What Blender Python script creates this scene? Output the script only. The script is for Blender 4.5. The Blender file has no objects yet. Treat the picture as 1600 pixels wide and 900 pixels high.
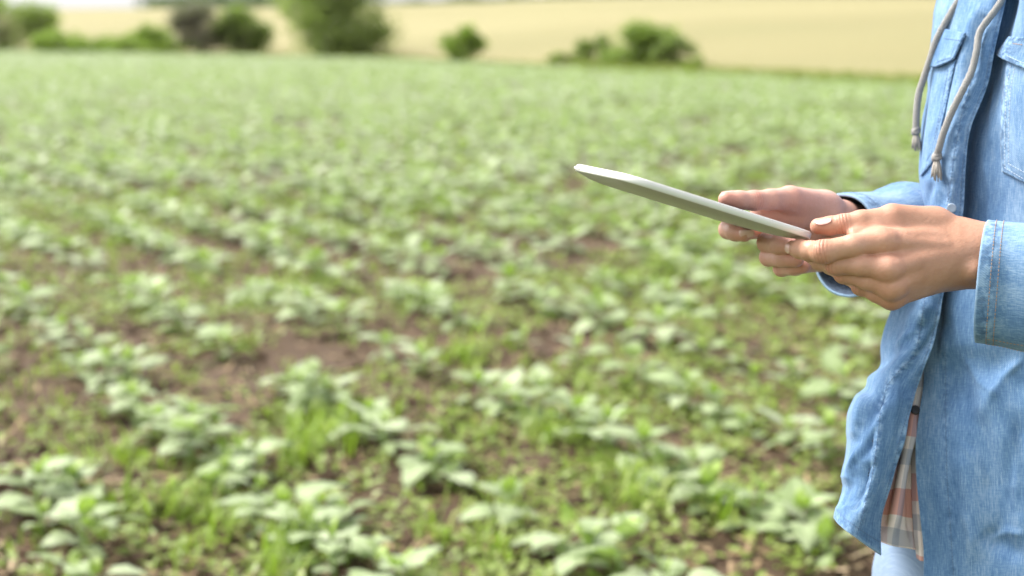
import bpy, math, random
import numpy as np
from mathutils import Vector
from mathutils.bvhtree import BVHTree

R = math.radians
scene = bpy.context.scene
COL = scene.collection
rng = np.random.default_rng(7)
random.seed(7)

# ------------------------------------------------------------------ camera
FPX = 2222.2                      # focal length in pixels of the 1600 px wide photograph (50 mm on 36 mm)
CAM_H = 1.22
PITCH = math.atan((450 - 52) / FPX)
cam_d = bpy.data.cameras.new("camera")
cam_d.lens = 50.0
cam_d.sensor_width = 36.0
cam_d.clip_start = 0.05
cam_d.clip_end = 6000
cam_d.dof.use_dof = True
cam_d.dof.focus_distance = 1.195
cam_d.dof.aperture_fstop = 4.3
cam_d.dof.aperture_blades = 0
cam = bpy.data.objects.new("camera", cam_d)
COL.objects.link(cam)
cam.location = (0, 0, CAM_H)
cam.rotation_euler = (math.pi / 2 - PITCH, 0, 0)
scene.camera = cam
CAMP = np.array([0, 0, CAM_H])
FWD = np.array([0, math.cos(PITCH), -math.sin(PITCH)])
UPV = np.array([0, math.sin(PITCH), math.cos(PITCH)])
RGT = np.array([1.0, 0, 0])

# ------------------------------------------------------------------ sky, sun, exposure
SUN_EL, SUN_AZ = R(52), R(-62)    # azimuth from +Y towards +X
world = bpy.data.worlds.new("World")
scene.world = world
world.use_nodes = True
wn = world.node_tree
wn.nodes.clear()
w_out = wn.nodes.new("ShaderNodeOutputWorld")
w_bg = wn.nodes.new("ShaderNodeBackground")
w_sky = wn.nodes.new("ShaderNodeTexSky")
w_sky.sky_type = 'NISHITA'
w_sky.sun_disc = False
w_sky.sun_elevation = SUN_EL
w_sky.sun_rotation = SUN_AZ
w_sky.air_density = 1.0
w_sky.dust_density = 3.0
w_sky.ozone_density = 1.0
w_hs = wn.nodes.new("ShaderNodeHueSaturation")       # thin bright cloud veils the blue evenly
w_hs.inputs['Saturation'].default_value = 0.08
w_bg.inputs['Strength'].default_value = 0.14
wn.links.new(w_sky.outputs[0], w_hs.inputs['Color'])
wn.links.new(w_hs.outputs[0], w_bg.inputs[0])
wn.links.new(w_bg.outputs[0], w_out.inputs[0])
sun_d = bpy.data.lights.new("sun", 'SUN')
sun_d.energy = 2.4
sun_d.angle = R(26)
sun_d.color = (1.0, 0.935, 0.82)
sun = bpy.data.objects.new("sun", sun_d)
COL.objects.link(sun)
sdir = Vector((math.sin(SUN_AZ) * math.cos(SUN_EL), math.cos(SUN_AZ) * math.cos(SUN_EL), math.sin(SUN_EL)))
sun.rotation_euler = sdir.to_track_quat('Z', 'Y').to_euler()
sun.location = (-6, 4, 12)
vs = scene.view_settings
vs.view_transform = 'Standard'
vs.look = 'None'
vs.gamma = 1.0
vs.use_curve_mapping = False
vs.exposure = 1.5
scene.cycles.max_bounces = 8
scene.cycles.transparent_max_bounces = 8
scene.cycles.caustics_reflective = False
scene.cycles.caustics_refractive = False


# ------------------------------------------------------------------ helpers
def P(px, py, d):
    """World point seen at photo pixel (px, py) at depth d metres along the view axis."""
    return CAMP + d * (FWD + (px - 800) / FPX * RGT + (450 - py) / FPX * UPV)


def project(V):
    Q = np.asarray(V) - CAMP
    d = Q @ FWD
    return np.stack([800 + (Q @ RGT) / d * FPX, 450 - (Q @ UPV) / d * FPX, d], -1)


def G(px, py, z=0.0):
    """World point where the ray of a photo pixel meets height z."""
    r = FWD + (px - 800) / FPX * RGT + (450 - py) / FPX * UPV
    t = (z - CAM_H) / r[2]
    return CAMP + t * r


def make_mesh(name, V, F, mat=None, smooth=True, attrs=None, uv=None):
    me = bpy.data.meshes.new(name)
    V = np.ascontiguousarray(V, dtype=np.float32)
    if isinstance(F, np.ndarray):
        n = F.shape[1]
        me.vertices.add(len(V))
        me.vertices.foreach_set("co", V.ravel())
        me.loops.add(F.size)
        me.loops.foreach_set("vertex_index", F.astype(np.int32).ravel())
        me.polygons.add(len(F))
        me.polygons.foreach_set("loop_start", np.arange(0, F.size, n, dtype=np.int32))
        me.update(calc_edges=True)
    else:
        me.from_pydata(V.tolist(), [], [list(map(int, f)) for f in F])
        me.update()
    me.polygons.foreach_set("use_smooth", np.full(len(me.polygons), smooth))
    if attrs:
        for k, a in attrs.items():
            at = me.attributes.new(k, 'FLOAT', 'POINT')
            at.data.foreach_set("value", np.ascontiguousarray(a, dtype=np.float32))
    if uv is not None:
        li = np.empty(len(me.loops), np.int32)
        me.loops.foreach_get("vertex_index", li)
        l = me.uv_layers.new(name="uv")
        l.data.foreach_set("uv", np.ascontiguousarray(np.asarray(uv)[li], dtype=np.float32).ravel())
    if mat is not None:
        me.materials.append(mat)
    me.validate(clean_customdata=False)
    return me


def link(name, data, parent=None, loc=None, **props):
    o = bpy.data.objects.new(name, data)
    COL.objects.link(o)
    if parent is not None:
        o.parent = parent
    if loc is not None:
        o.location = loc
    for k, v in props.items():
        o[k] = v
    return o


def wloc(o):
    v = Vector((0, 0, 0))
    while o is not None:
        v = v + o.location
        o = o.parent
    return np.array(v)


def part(name, V, F, mat, parent, smooth=True, attrs=None, uv=None, **props):
    """A mesh given in world coordinates, linked as child of parent."""
    off = wloc(parent) if parent is not None else np.zeros(3)
    return link(name, make_mesh(name, np.asarray(V) - off, F, mat, smooth, attrs, uv), parent, **props)


def thing(name, loc, label, cat, group=None):
    o = link(name, None, None, tuple(loc), label=label, category=cat)
    o.empty_display_size = 0.1
    if group:
        o['group'] = group
    return o


def grid_faces(nu, nv, closed_v=False):
    i = np.arange(nu - 1)[:, None]
    m = nv if closed_v else nv - 1
    j = np.arange(m)[None, :]
    j2 = (j + 1) % nv
    return np.stack([i * nv + j, i * nv + j2, (i + 1) * nv + j2, (i + 1) * nv + j], -1).reshape(-1, 4)


_W = {}


def fnoise(x, y, seed, n=9, f0=1.0, f1=3.0):
    key = (seed, n, f0, f1)
    if key not in _W:
        r = np.random.default_rng(seed)
        a = r.uniform(0, 2 * np.pi, n)
        f = r.uniform(f0, f1, n)
        _W[key] = (np.cos(a) * f, np.sin(a) * f, r.uniform(0, 6.28, n))
    kx, ky, ph = _W[key]
    s = 0
    for i in range(n):
        s = s + np.sin(kx[i] * x + ky[i] * y + ph[i])
    return s / math.sqrt(n)


# ------------------------------------------------------------------ materials
class NT:
    def __init__(self, name):
        self.m = bpy.data.materials.new(name)
        self.m.use_nodes = True
        self.t = self.m.node_tree
        self.t.nodes.clear()
        self.out = self.t.nodes.new("ShaderNodeOutputMaterial")

    def n(self, typ, **kw):
        nd = self.t.nodes.new("ShaderNode" + typ)
        for k, v in kw.items():
            if k in nd.inputs.keys():
                self.set(nd, k, v)
            else:
                setattr(nd, k, v)
        return nd

    def set(self, nd, k, v):
        if isinstance(v, bpy.types.NodeSocket):
            self.t.links.new(v, nd.inputs[k])
        else:
            if isinstance(v, tuple) and len(v) == 3 and nd.inputs[k].type == 'RGBA':
                v = (*v, 1)
            nd.inputs[k].default_value = v

    def l(self, a, b):
        self.t.links.new(a, b)

    def noise(self, scale, detail=4, rough=0.55, vec=None, dist=0.0):
        nd = self.n("TexNoise", Scale=scale, Detail=detail, Roughness=rough, Distortion=dist)
        if vec is not None:
            self.l(vec, nd.inputs['Vector'])
        return nd.outputs['Fac']

    def ramp(self, fac, stops):
        nd = self.n("ValToRGB")
        self.l(fac, nd.inputs[0])
        e = nd.color_ramp.elements
        e[0].position, e[0].color = stops[0][0], (*stops[0][1], 1)
        e[1].position, e[1].color = stops[-1][0], (*stops[-1][1], 1)
        for p, c in stops[1:-1]:
            x = e.new(p)
            x.color = (*c, 1)
        return nd.outputs[0]

    def mix(self, fac, a, b, blend='MIX'):
        nd = self.n("MixRGB", blend_type=blend)
        for i, v in ((0, fac), (1, a), (2, b)):
            if isinstance(v, bpy.types.NodeSocket):
                self.l(v, nd.inputs[i])
            else:
                nd.inputs[i].default_value = v if i == 0 else (*v, 1)
        return nd.outputs[0]

    def math(self, op, a, b=None, c=None, clamp=False):
        nd = self.n("Math", operation=op, use_clamp=clamp)
        for i, v in enumerate((a, b, c)):
            if v is None:
                continue
            if isinstance(v, bpy.types.NodeSocket):
                self.l(v, nd.inputs[i])
            else:
                nd.inputs[i].default_value = v
        return nd.outputs[0]

    def attr(self, name):
        return self.n("Attribute", attribute_name=name).outputs['Fac']

    def bump(self, h, strength=0.3, dist=0.01, normal=None):
        nd = self.n("Bump", Strength=strength, Distance=dist)
        self.l(h, nd.inputs['Height'])
        if normal is not None:
            self.l(normal, nd.inputs['Normal'])
        return nd.outputs[0]

    def pbr(self, color, rough=0.6, normal=None, **kw):
        p = self.n("BsdfPrincipled")
        self.set(p, 'Base Color', color)
        self.set(p, 'Roughness', rough)
        if normal is not None:
            self.l(normal, p.inputs['Normal'])
        for k, v in kw.items():
            self.set(p, k, v)
        return p

    def done(self, shader):
        self.l(shader if isinstance(shader, bpy.types.NodeSocket) else shader.outputs[0], self.out.inputs[0])
        return self.m


def mat_simple(name, col, rough=0.6, bump=0.0, bscale=200, **kw):
    t = NT(name)
    nz = t.noise(bscale)
    c = t.mix(t.math('MULTIPLY', nz, 0.35), col, tuple(x * 0.75 for x in col))
    t.done(t.pbr(c, rough, t.bump(nz, bump, 0.002) if bump else None, **kw))
    return t.m


def mat_leaf(name, c0, c1, c2, trans=0.35, rough=0.42, spec=0.5, vein=0.0, young=None):
    """Leaf: colour varies by object, by 'rnd' attribute and by position along it ('tip')."""
    t = NT(name)
    oi = t.n("ObjectInfo").outputs['Random']
    at = t.attr('rnd')
    f = t.math('FRACT', t.math('ADD', oi, at))
    c = t.ramp(f, [(0.0, c0), (0.5, c1), (1.0, c2)])
    nz = t.noise(40, 3)
    c = t.mix(t.math('MULTIPLY', nz, 0.4), c, tuple(x * 0.6 for x in c1))
    if young is not None:
        c = t.mix(t.attr('young'), c, young)
    if vein:
        c = t.mix(t.ramp(t.attr('vein'), [(0.8, (0, 0, 0)), (1.0, (0.6, 0.6, 0.6))]), c, tuple(min(1, x * 1.5) for x in c2))
    p = t.pbr(c, rough)
    p.inputs['Specular IOR Level'].default_value = spec
    if young is not None:
        p.inputs['Sheen Weight'].default_value = 0.35       # downy leaf surface
        p.inputs['Sheen Roughness'].default_value = 0.4
    if vein:
        w = t.attr('vein')
        t.l(t.bump(w, vein, 0.004), p.inputs['Normal'])
    tr = t.n("BsdfTranslucent")
    t.l(t.mix(0.65, c, (0.25, 0.42, 0.03)), tr.inputs[0])
    mx = t.n("MixShader")
    mx.inputs[0].default_value = trans
    t.l(p.outputs[0], mx.inputs[1])
    t.l(tr.outputs[0], mx.inputs[2])
    return t.done(mx.outputs[0])


def mat_soil():
    t = NT("soil")
    tc = t.n("NewGeometry").outputs['Position']
    a = t.noise(1.3, 5, 0.6, tc)
    b = t.noise(22, 6, 0.65, tc)
    c = t.noise(110, 4, 0.6, tc)
    col = t.ramp(b, [(0.3, (0.034, 0.018, 0.009)), (0.5, (0.068, 0.038, 0.020)), (0.68, (0.125, 0.073, 0.040))])
    col = t.mix(t.math('MULTIPLY', a, 0.45), col, (0.08, 0.052, 0.027))
    col = t.mix(t.ramp(c, [(0.62, (0, 0, 0)), (0.72, (1, 1, 1))]), col, (0.20, 0.13, 0.08))
    h = t.math('ADD', t.math('MULTIPLY', b, 1.0), t.math('MULTIPLY', c, 0.4))
    return t.done(t.pbr(col, 0.95, t.bump(h, 0.8, 0.03)))


def mat_wheat():
    t = NT("ripe_wheat")
    pos = t.n("NewGeometry").outputs['Position']
    mp = t.n("Mapping")
    t.l(pos, mp.inputs['Vector'])
    mp.inputs['Rotation'].default_value = (0, 0, R(24))
    mp.inputs['Scale'].default_value = (0.007, 0.016, 0.02)
    a = t.noise(1.6, 4, 0.55, mp.outputs[0])
    b = t.noise(0.45, 5, 0.6, pos)
    c = t.noise(6, 4, 0.7, pos)
    col = t.ramp(a, [(0.32, (0.175, 0.16, 0.06)), (0.5, (0.25, 0.218, 0.094)), (0.66, (0.33, 0.292, 0.145))])
    col = t.mix(t.ramp(t.noise(0.02, 4, 0.6, pos), [(0.35, (0, 0, 0)), (0.7, (0.9, 0.9, 0.9))]), col, (0.165, 0.165, 0.055))
    col = t.mix(t.math('MULTIPLY', b, 0.4), col, (0.255, 0.225, 0.10))
    col = t.mix(t.math('MULTIPLY', c, 0.5), col, (0.21, 0.185, 0.08))
    return t.done(t.pbr(col, 0.9, t.bump(c, 0.6, 0.3)))


M_SOIL = mat_soil()
M_WHEAT = mat_wheat()
M_FARGRASS = mat_simple("far_pasture", (0.10, 0.15, 0.055), 0.9, 0.3, 0.3)
M_BARK = mat_simple("bark", (0.085, 0.062, 0.045), 0.9, 0.5, 60)
M_TREE_OLIVE = mat_leaf("leaf_olive", (0.21, 0.24, 0.10), (0.25, 0.28, 0.12), (0.30, 0.32, 0.155), 0.55)
M_TREE_GREEN = mat_leaf("leaf_green", (0.19, 0.25, 0.065), (0.225, 0.29, 0.08), (0.27, 0.33, 0.11), 0.55)
M_TREE_DARK = mat_leaf("leaf_dark", (0.14, 0.165, 0.07), (0.165, 0.195, 0.08), (0.20, 0.225, 0.10), 0.5)
M_TREE_PURPLE = mat_leaf("leaf_purple", (0.14, 0.115, 0.10), (0.17, 0.14, 0.12), (0.21, 0.17, 0.145), 0.2)
M_TREE_BLUE = mat_leaf("leaf_far", (0.045, 0.075, 0.05), (0.06, 0.09, 0.06), (0.08, 0.11, 0.07), 0.2)
M_LEAF = mat_leaf("sunflower_leaf", (0.215, 0.30, 0.105), (0.285, 0.37, 0.17), (0.36, 0.43, 0.25), 0.32, 0.5, 0.5, 0.5,
                  young=(0.30, 0.44, 0.04))
M_STEM = mat_simple("sunflower_stem", (0.22, 0.33, 0.09), 0.5)
M_GRASS = mat_leaf("weed_grass", (0.185, 0.29, 0.03), (0.24, 0.355, 0.045), (0.34, 0.41, 0.10), 0.4, 0.5, 0.4)
M_WEED = mat_leaf("weed_leaf", (0.185, 0.265, 0.04), (0.235, 0.325, 0.055), (0.31, 0.375, 0.095), 0.38, 0.45, 0.5)
M_MARGIN = mat_leaf("margin_grass", (0.17, 0.19, 0.06), (0.23, 0.24, 0.085), (0.30, 0.27, 0.12), 0.4, 0.6, 0.3)
M_STRAW = mat_leaf("straw", (0.30, 0.20, 0.11), (0.40, 0.29, 0.17), (0.5, 0.4, 0.27), 0.1, 0.7, 0.3)

# ------------------------------------------------------------------ terrain
EDGE_X = np.array([-400, -90, -35, -5.8, 5.4, 9.2, 13, 40, 400.0])
EDGE_Y = np.array([330, 138, 97, 64.5, 40, 32, 26, 5, -60.0])


def edge_y(x):
    return np.interp(x, EDGE_X, EDGE_Y)


def soil_h(x, y):
    s = np.clip(1.0 - y / 40.0, 0.0, 1.0)
    rowc = x * 0.863 + y * 0.505          # across the rows
    return s * (0.010 * np.cos(rowc * 2 * np.pi / 0.7) + 0.012 * fnoise(x, y, 3, 9, 3, 9)
                + 0.007 * fnoise(x, y, 4, 12, 14, 40)) * np.clip(y, 0.2, 1.0)


def hill_h(x, y):
    s = y - edge_y(x)
    D = np.hypot(x, y)
    base = 10.1 * np.clip(s / 360.0, 0, 1) ** 1.0
    cr = np.clip((s - 330) / 260.0, 0, 1.5)
    return base - 14 * cr ** 2 + 0.25 * np.sin(x / 38.0 + 0.6) * np.clip(s / 60, 0, 1)


# the cultivated soil, a fan of quads that are finer near the camera
ys = 0.25 * 1.022 ** np.arange(0, 290)
ss = np.linspace(-1.25, 1.25, 330)
YY, SS = np.meshgrid(ys, ss, indexing='ij')
XX = SS * (YY + 1.2)
YF = np.minimum(YY, edge_y(XX) + 0.3)
ZZ = soil_h(XX, YF)
link("field_soil", make_mesh("field_soil", np.stack([XX, YF, ZZ], -1).reshape(-1, 3), grid_faces(len(ys), len(ss)), M_SOIL), kind="structure")

# the wheat hill beyond the field edge
xs = np.linspace(-380, 380, 190)
sv = np.concatenate([[0, 0.25, 0.7, 1.5, 3], np.linspace(6, 700, 110)])
XW, SW = np.meshgrid(xs, sv, indexing='ij')
YW = edge_y(XW) + SW
crop = 0.12 * np.clip(SW / 0.5, 0, 1)
ZW = hill_h(XW, YW) + crop - 0.03 + 0.05 * fnoise(XW, YW, 12, 9, 0.5, 2.0)
link("wheat_field_hill", make_mesh("wheat_field_hill", np.stack([XW, YW, ZW], -1).reshape(-1, 3), grid_faces(len(xs), len(sv))[:, ::-1], M_WHEAT), kind="structure")
# ground sheet to the horizon
gs = np.array([[-4500, -4500, -0.6], [4500, -4500, -0.6], [4500, 4500, -0.6], [-4500, 4500, -0.6]], float)
link("ground", make_mesh("ground", gs, np.array([[0, 1, 2, 3]]), M_FARGRASS, False), kind="structure")


# ------------------------------------------------------------------ trees and shrubs
def rand_rot(n, r):
    q = r.normal(size=(n, 4))
    q /= np.linalg.norm(q, axis=1)[:, None]
    w, x, y, z = q.T
    return np.stack([np.stack([1 - 2 * (y * y + z * z), 2 * (x * y - z * w), 2 * (x * z + y * w)], -1),
                     np.stack([2 * (x * y + z * w), 1 - 2 * (x * x + z * z), 2 * (y * z - x * w)], -1),
                     np.stack([2 * (x * z - y * w), 2 * (y * z + x * w), 1 - 2 * (x * x + y * y)], -1)], 1)


LEAF_Q = np.array([[0, -0.5, 0], [0.28, 0, 0.06], [0, 0.5, 0], [-0.28, 0, 0.06]])


def leaf_cloud(pts, size, r):
    n = len(pts)
    M = rand_rot(n, r)
    s = size * r.uniform(0.6, 1.35, n)
    V = np.einsum('nij,kj->nki', M, LEAF_Q) * s[:, None, None] + pts[:, None, :]
    rnd = np.repeat(r.uniform(0, 1, n) * 0.8, 4)
    F = np.arange(4 * n).reshape(n, 4)
    return V.reshape(-1, 3), F, rnd


def tube(path, radii, n=7, cap=True):
    path = np.asarray(path, float)
    k = len(path)
    T = np.gradient(path, axis=0)
    T /= np.linalg.norm(T, axis=1)[:, None] + 1e-9
    ref = np.array([0.13, 0.95, 0.28]) if abs(T[0][1]) < 0.9 else np.array([1.0, 0.1, 0.2])
    U = np.cross(T, ref)
    U /= np.linalg.norm(U, axis=1)[:, None]
    W = np.cross(T, U)
    a = np.linspace(0, 2 * np.pi, n, endpoint=False)
    r = np.broadcast_to(np.asarray(radii, float), (k,))
    V = path[:, None] + r[:, None, None] * (np.cos(a)[None, :, None] * U[:, None] + np.sin(a)[None, :, None] * W[:, None])
    F = grid_faces(k, n, True).tolist()
    V = V.reshape(-1, 3)
    if cap:
        F.append(list(range(n))[::-1])
        F.append([(k - 1) * n + i for i in range(n)])
    return V, F


def join(parts):
    V, F, o = [], [], 0
    for v, f in parts:
        V.append(np.asarray(v))
        F += [[i + o for i in q] for q in f]
        o += len(v)
    return np.concatenate(V), F


def shrub(name, px0, px1, pyt, pyb, mat, label, cat, leaf=0.13, n_clump=40, per=110, seed=1, trunk_h=0.12, sparse=0.0, extra=5, lobes=None, depth=None, group=None, fill=0.75):
    """A woody plant whose base stands on the ground at pixel row pyb; crown of leaf clumps on limbs."""
    r = np.random.default_rng(seed)
    base = G((px0 + px1) / 2, pyb)
    if depth:
        base = base * (depth / base[1]) if False else base
    d = (base - CAMP) @ FWD
    w = (px1 - px0) * d / FPX
    h = (pyb - pyt) * d / FPX
    base[2] = 0.0
    root = thing(name, base, label, cat, group)
    # clumps
    c = []
    L = list(lobes or [(0.5, 0.5, 0.42, 0.42), (0.5, 0.3, 0.5, 0.3)])     # (x, z, rx, rz) in unit box
    L.append((0.5, 0.26, 0.46, 0.26))
    for k in range(extra):
        a = r.uniform(0.1, 3.0)
        L.append((0.5 + 0.36 * math.cos(a), 0.48 + 0.36 * math.sin(a), r.uniform(0.10, 0.2), r.uniform(0.10, 0.2)))
    while len(c) < n_clump:
        lx, lz, rx, rz = L[r.integers(len(L))]
        v = r.normal(size=3)
        v /= np.linalg.norm(v)
        v *= r.uniform(0.35, 1.0) ** 0.6
        x = (lx - 0.5 + v[0] * rx * 0.88) * w
        z = (lz + v[2] * rz * 0.88) * h
        y = v[1] * 0.42 * w * max(rx * 2, 0.5)
        if z < 0.05 * h:
            z = 0.05 * h + abs(z) * 0.3
        c.append((x, y, z))
    c = np.array(c) + base
    cs = 0.13 * min(w, h * 1.3) * r.uniform(0.5, 1.5, len(c)) * fill / 0.75
    per = int(per * 0.75)
    pts = np.concatenate([ci + r.normal(size=(per, 3)) * s * np.array([0.62, 0.62, 0.5]) for ci, s in zip(c, cs)])
    pts[:, 2] = np.maximum(pts[:, 2], 0.02)
    V, F, rnd = leaf_cloud(pts, leaf, r)
    part("crown", V, F, mat, root, attrs={'rnd': rnd}, smooth=False)
    tp = []
    rt = 0.035 * h + 0.02
    p0 = base + np.array([0, 0, -0.15])
    p1 = base + np.array([r.normal() * 0.05 * w, 0, h * 0.45])
    tp.append(tube([p0, (p0 + p1) / 2 + r.normal(size=3) * 0.03 * h, p1], [rt, rt * 0.8, rt * 0.5]))
    for ci in c[:: max(1, len(c) // 12)]:
        q = p0 + (p1 - p0) * r.uniform(0.3, 1.0)
        m = (q + ci) / 2 + np.array([0, 0, 0.05 * h])
        tp.append(tube([q, m, ci], [rt * 0.45, rt * 0.3, rt * 0.12], 5))
    V, F = join(tp)
    part("trunk", V, F, M_BARK, root)
    return root


shrub("field_shrub", -90, 92, -8, 82, M_TREE_OLIVE, "tall olive-green bush cut off by the left edge of the picture", "bush", 0.22, 110, 130, 11,
      lobes=[(0.35, 0.6, 0.4, 0.42), (0.8, 0.45, 0.22, 0.42), (0.2, 0.4, 0.3, 0.4)])
shrub("low_hedge", 55, 305, 42, 85, M_TREE_GREEN, "low strip of green scrub between the left-edge bush and a small upright bush", "hedge", 0.2, 160, 100, 12, extra=0,
      lobes=[(0.12, 0.45, 0.16, 0.4), (0.35, 0.36, 0.22, 0.3), (0.6, 0.34, 0.22, 0.3), (0.85, 0.32, 0.2, 0.3)])
shrub("field_shrub", 212, 268, 42, 85, M_TREE_GREEN, "small upright dark-green bush at the right end of the low scrub strip", "bush", 0.2, 32, 120, 13)
shrub("field_shrub", 268, 368, 8, 88, M_TREE_PURPLE, "sparse purple-brown shrub beside a rounded dark-green bush", "bush", 0.17, 80, 110, 14, sparse=0.4, fill=0.7,
      lobes=[(0.5, 0.6, 0.42, 0.42), (0.4, 0.3, 0.4, 0.3)])
shrub("field_shrub", 338, 424, 16, 88, M_TREE_DARK, "rounded dark-green bush with a purplish tinge between brown shrub and tall tree", "bush", 0.19, 75, 120, 15,
      lobes=[(0.5, 0.5, 0.48, 0.5), (0.6, 0.4, 0.42, 0.4)])
shrub("field_tree", 418, 632, -50, 92, M_TREE_OLIVE, "tall spreading olive-green tree rising past the top of the picture", "tree", 0.19, 190, 130, 16, fill=0.6, extra=2,
      lobes=[(0.5, 0.72, 0.45, 0.28), (0.62, 0.4, 0.36, 0.4), (0.6, 0.15, 0.42, 0.16), (0.3, 0.6, 0.28, 0.25), (0.62, 0.3, 0.3, 0.25), (0.4, 0.35, 0.2, 0.2)])
shrub("field_shrub", 688, 756, 46, 101, M_TREE_GREEN, "lone small round bush standing by itself before the wheat", "bush", 0.16, 40, 120, 17)
shrub("field_shrub", 850, 925, 84, 108, M_TREE_GREEN, "low flat scrub at the left foot of the largest right-hand bush", "bush", 0.12, 30, 90, 18)
shrub("field_shrub", 902, 962, 56, 109, M_TREE_DARK, "narrow dark bush against the left flank of the largest right-hand bush", "bush", 0.13, 26, 110, 19)
shrub("field_shrub", 930, 1056, 42, 112, M_TREE_GREEN, "largest domed green bush of the right-hand clump before the wheat", "bush", 0.14, 95, 130, 20)
shrub("field_shrub", 1022, 1086, 62, 114, M_TREE_DARK, "narrow dark bush against the right flank of the largest right-hand bush", "bush", 0.12, 26, 110, 21)
shrub("field_shrub", 1062, 1108, 93, 117, M_TREE_GREEN, "low green scrub trailing off at the right end of the clump", "bush", 0.11, 22, 90, 22)

# distant wood beyond the crest: one mass
r_ = np.random.default_rng(40)
n_ = 40000
fx = r_.uniform(-168, 420, n_)
fy = r_.uniform(640, 700, n_)
ht = 17 + 3.0 * fnoise(fx / 30, fx * 0 + 1, 50, 6, 0.4, 2.0) + 1.6 * fnoise(fx / 6, fx * 0, 51, 6, 0.5, 2)
ramp_ = np.clip((fx + 168) / 30, 0.1, 1)
pz = 1 + (ht * (0.75 + 0.25 * ramp_) + 0) * r_.uniform(0, 1, n_) ** 0.6
V, F, rnd = leaf_cloud(np.stack([fx, fy, pz], -1), 2.2, r_)
link("distant_wood", make_mesh("distant_wood", V, F, M_TREE_BLUE, False, {'rnd': rnd}), kind="stuff",
     label="thin dark blue-green line of woods along the hill crest", category="wood")
# ragged grass and wheat stalks along the field edge
n_ = 24000
ex = r_.uniform(-60, 14, n_)
ey = edge_y(ex) + r_.normal(size=n_) * np.where(ex > 2, 1.3, 0.6) + 0.1
hh = r_.uniform(0.08, 0.28, n_) * np.where(ex > 2, 1.5, 1.0)
bw = 0.03 + 0.02 * (ey / 60)
ln = r_.normal(size=(n_, 2)) * 0.12
B = np.stack([ex, ey, np.full(n_, -0.02)], -1)
V = np.stack([B + np.stack([-bw, 0 * bw, 0 * bw], -1), B + np.stack([bw, 0 * bw, 0 * bw], -1), B + np.stack([ln[:, 0], ln[:, 1], hh], -1)], 1).reshape(-1, 3)
link("field_margin_grass", make_mesh("field_margin_grass", V, np.arange(3 * n_).reshape(-1, 3), M_MARGIN, False,
     {'rnd': np.repeat(r_.uniform(0, 0.8, n_), 3)}), kind="stuff", label="ragged grass along the far edge of the crop field", category="grass")

# ================================================================== the person
def S(px, py, d):
    return np.array(P(px, py, d))


# ---------------------------------------------------------------- signed distance volume -> surface nets
class Vox:
    def __init__(self, lo, hi, h):
        self.h = h
        self.lo = np.asarray(lo, float)
        self.n = np.ceil((np.asarray(hi) - self.lo) / h).astype(int) + 1
        self.ax = [self.lo[i] + h * np.arange(self.n[i]) for i in range(3)]

    def empty(self):
        return np.full(self.n, 0.05, np.float32)

    def box(self, lo, hi):
        a = np.clip(np.floor((lo - self.lo) / self.h).astype(int), 0, self.n - 1)
        b = np.clip(np.ceil((hi - self.lo) / self.h).astype(int) + 1, 1, self.n)
        sl = tuple(slice(a[i], b[i]) for i in range(3))
        return sl, (self.ax[0][sl[0]][:, None, None], self.ax[1][sl[1]][None, :, None], self.ax[2][sl[2]][None, None, :])

    def capsule(self, D, a, b, ra, rb, k=0.0, m=0.016):
        a, b = np.asarray(a, float), np.asarray(b, float)
        r = max(ra, rb) + m
        sl, (x, y, z) = self.box(np.minimum(a, b) - r, np.maximum(a, b) + r)
        ba = b - a
        L2 = ba @ ba + 1e-12
        t = np.clip(((x - a[0]) * ba[0] + (y - a[1]) * ba[1] + (z - a[2]) * ba[2]) / L2, 0, 1)
        d = np.sqrt((x - a[0] - t * ba[0]) ** 2 + (y - a[1] - t * ba[1]) ** 2 + (z - a[2] - t * ba[2]) ** 2) - (ra + (rb - ra) * t)
        self.put(D, sl, d, k)

    def ellipsoid(self, D, c, axes, rad, k=0.0, m=0.016):
        """axes: 3x3 rows unit vectors, rad: 3 radii"""
        c = np.asarray(c, float)
        r = max(rad) + m
        sl, (x, y, z) = self.box(c - r, c + r)
        q = 0
        g = 0
        for i in range(3):
            u = ((x - c[0]) * axes[i][0] + (y - c[1]) * axes[i][1] + (z - c[2]) * axes[i][2])
            q = q + (u / rad[i]) ** 2
            g = g + (u / rad[i] ** 2) ** 2
        k0 = np.sqrt(q)
        self.put(D, sl, k0 * (k0 - 1) / (np.sqrt(g) + 1e-9), k)

    def put(self, D, sl, d, k):
        D[sl] = smin(D[sl], d, k)

    def chain(self, D, js, k=0.003, m=0.016):
        for (a, ra), (b, rb) in zip(js[:-1], js[1:]):
            self.capsule(D, a, b, ra, rb, k, m)


def smin(a, b, k):
    if k <= 0:
        return np.minimum(a, b)
    h = np.maximum(k - np.abs(a - b), 0) / k
    return np.minimum(a, b) - h * h * k * 0.25


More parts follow.
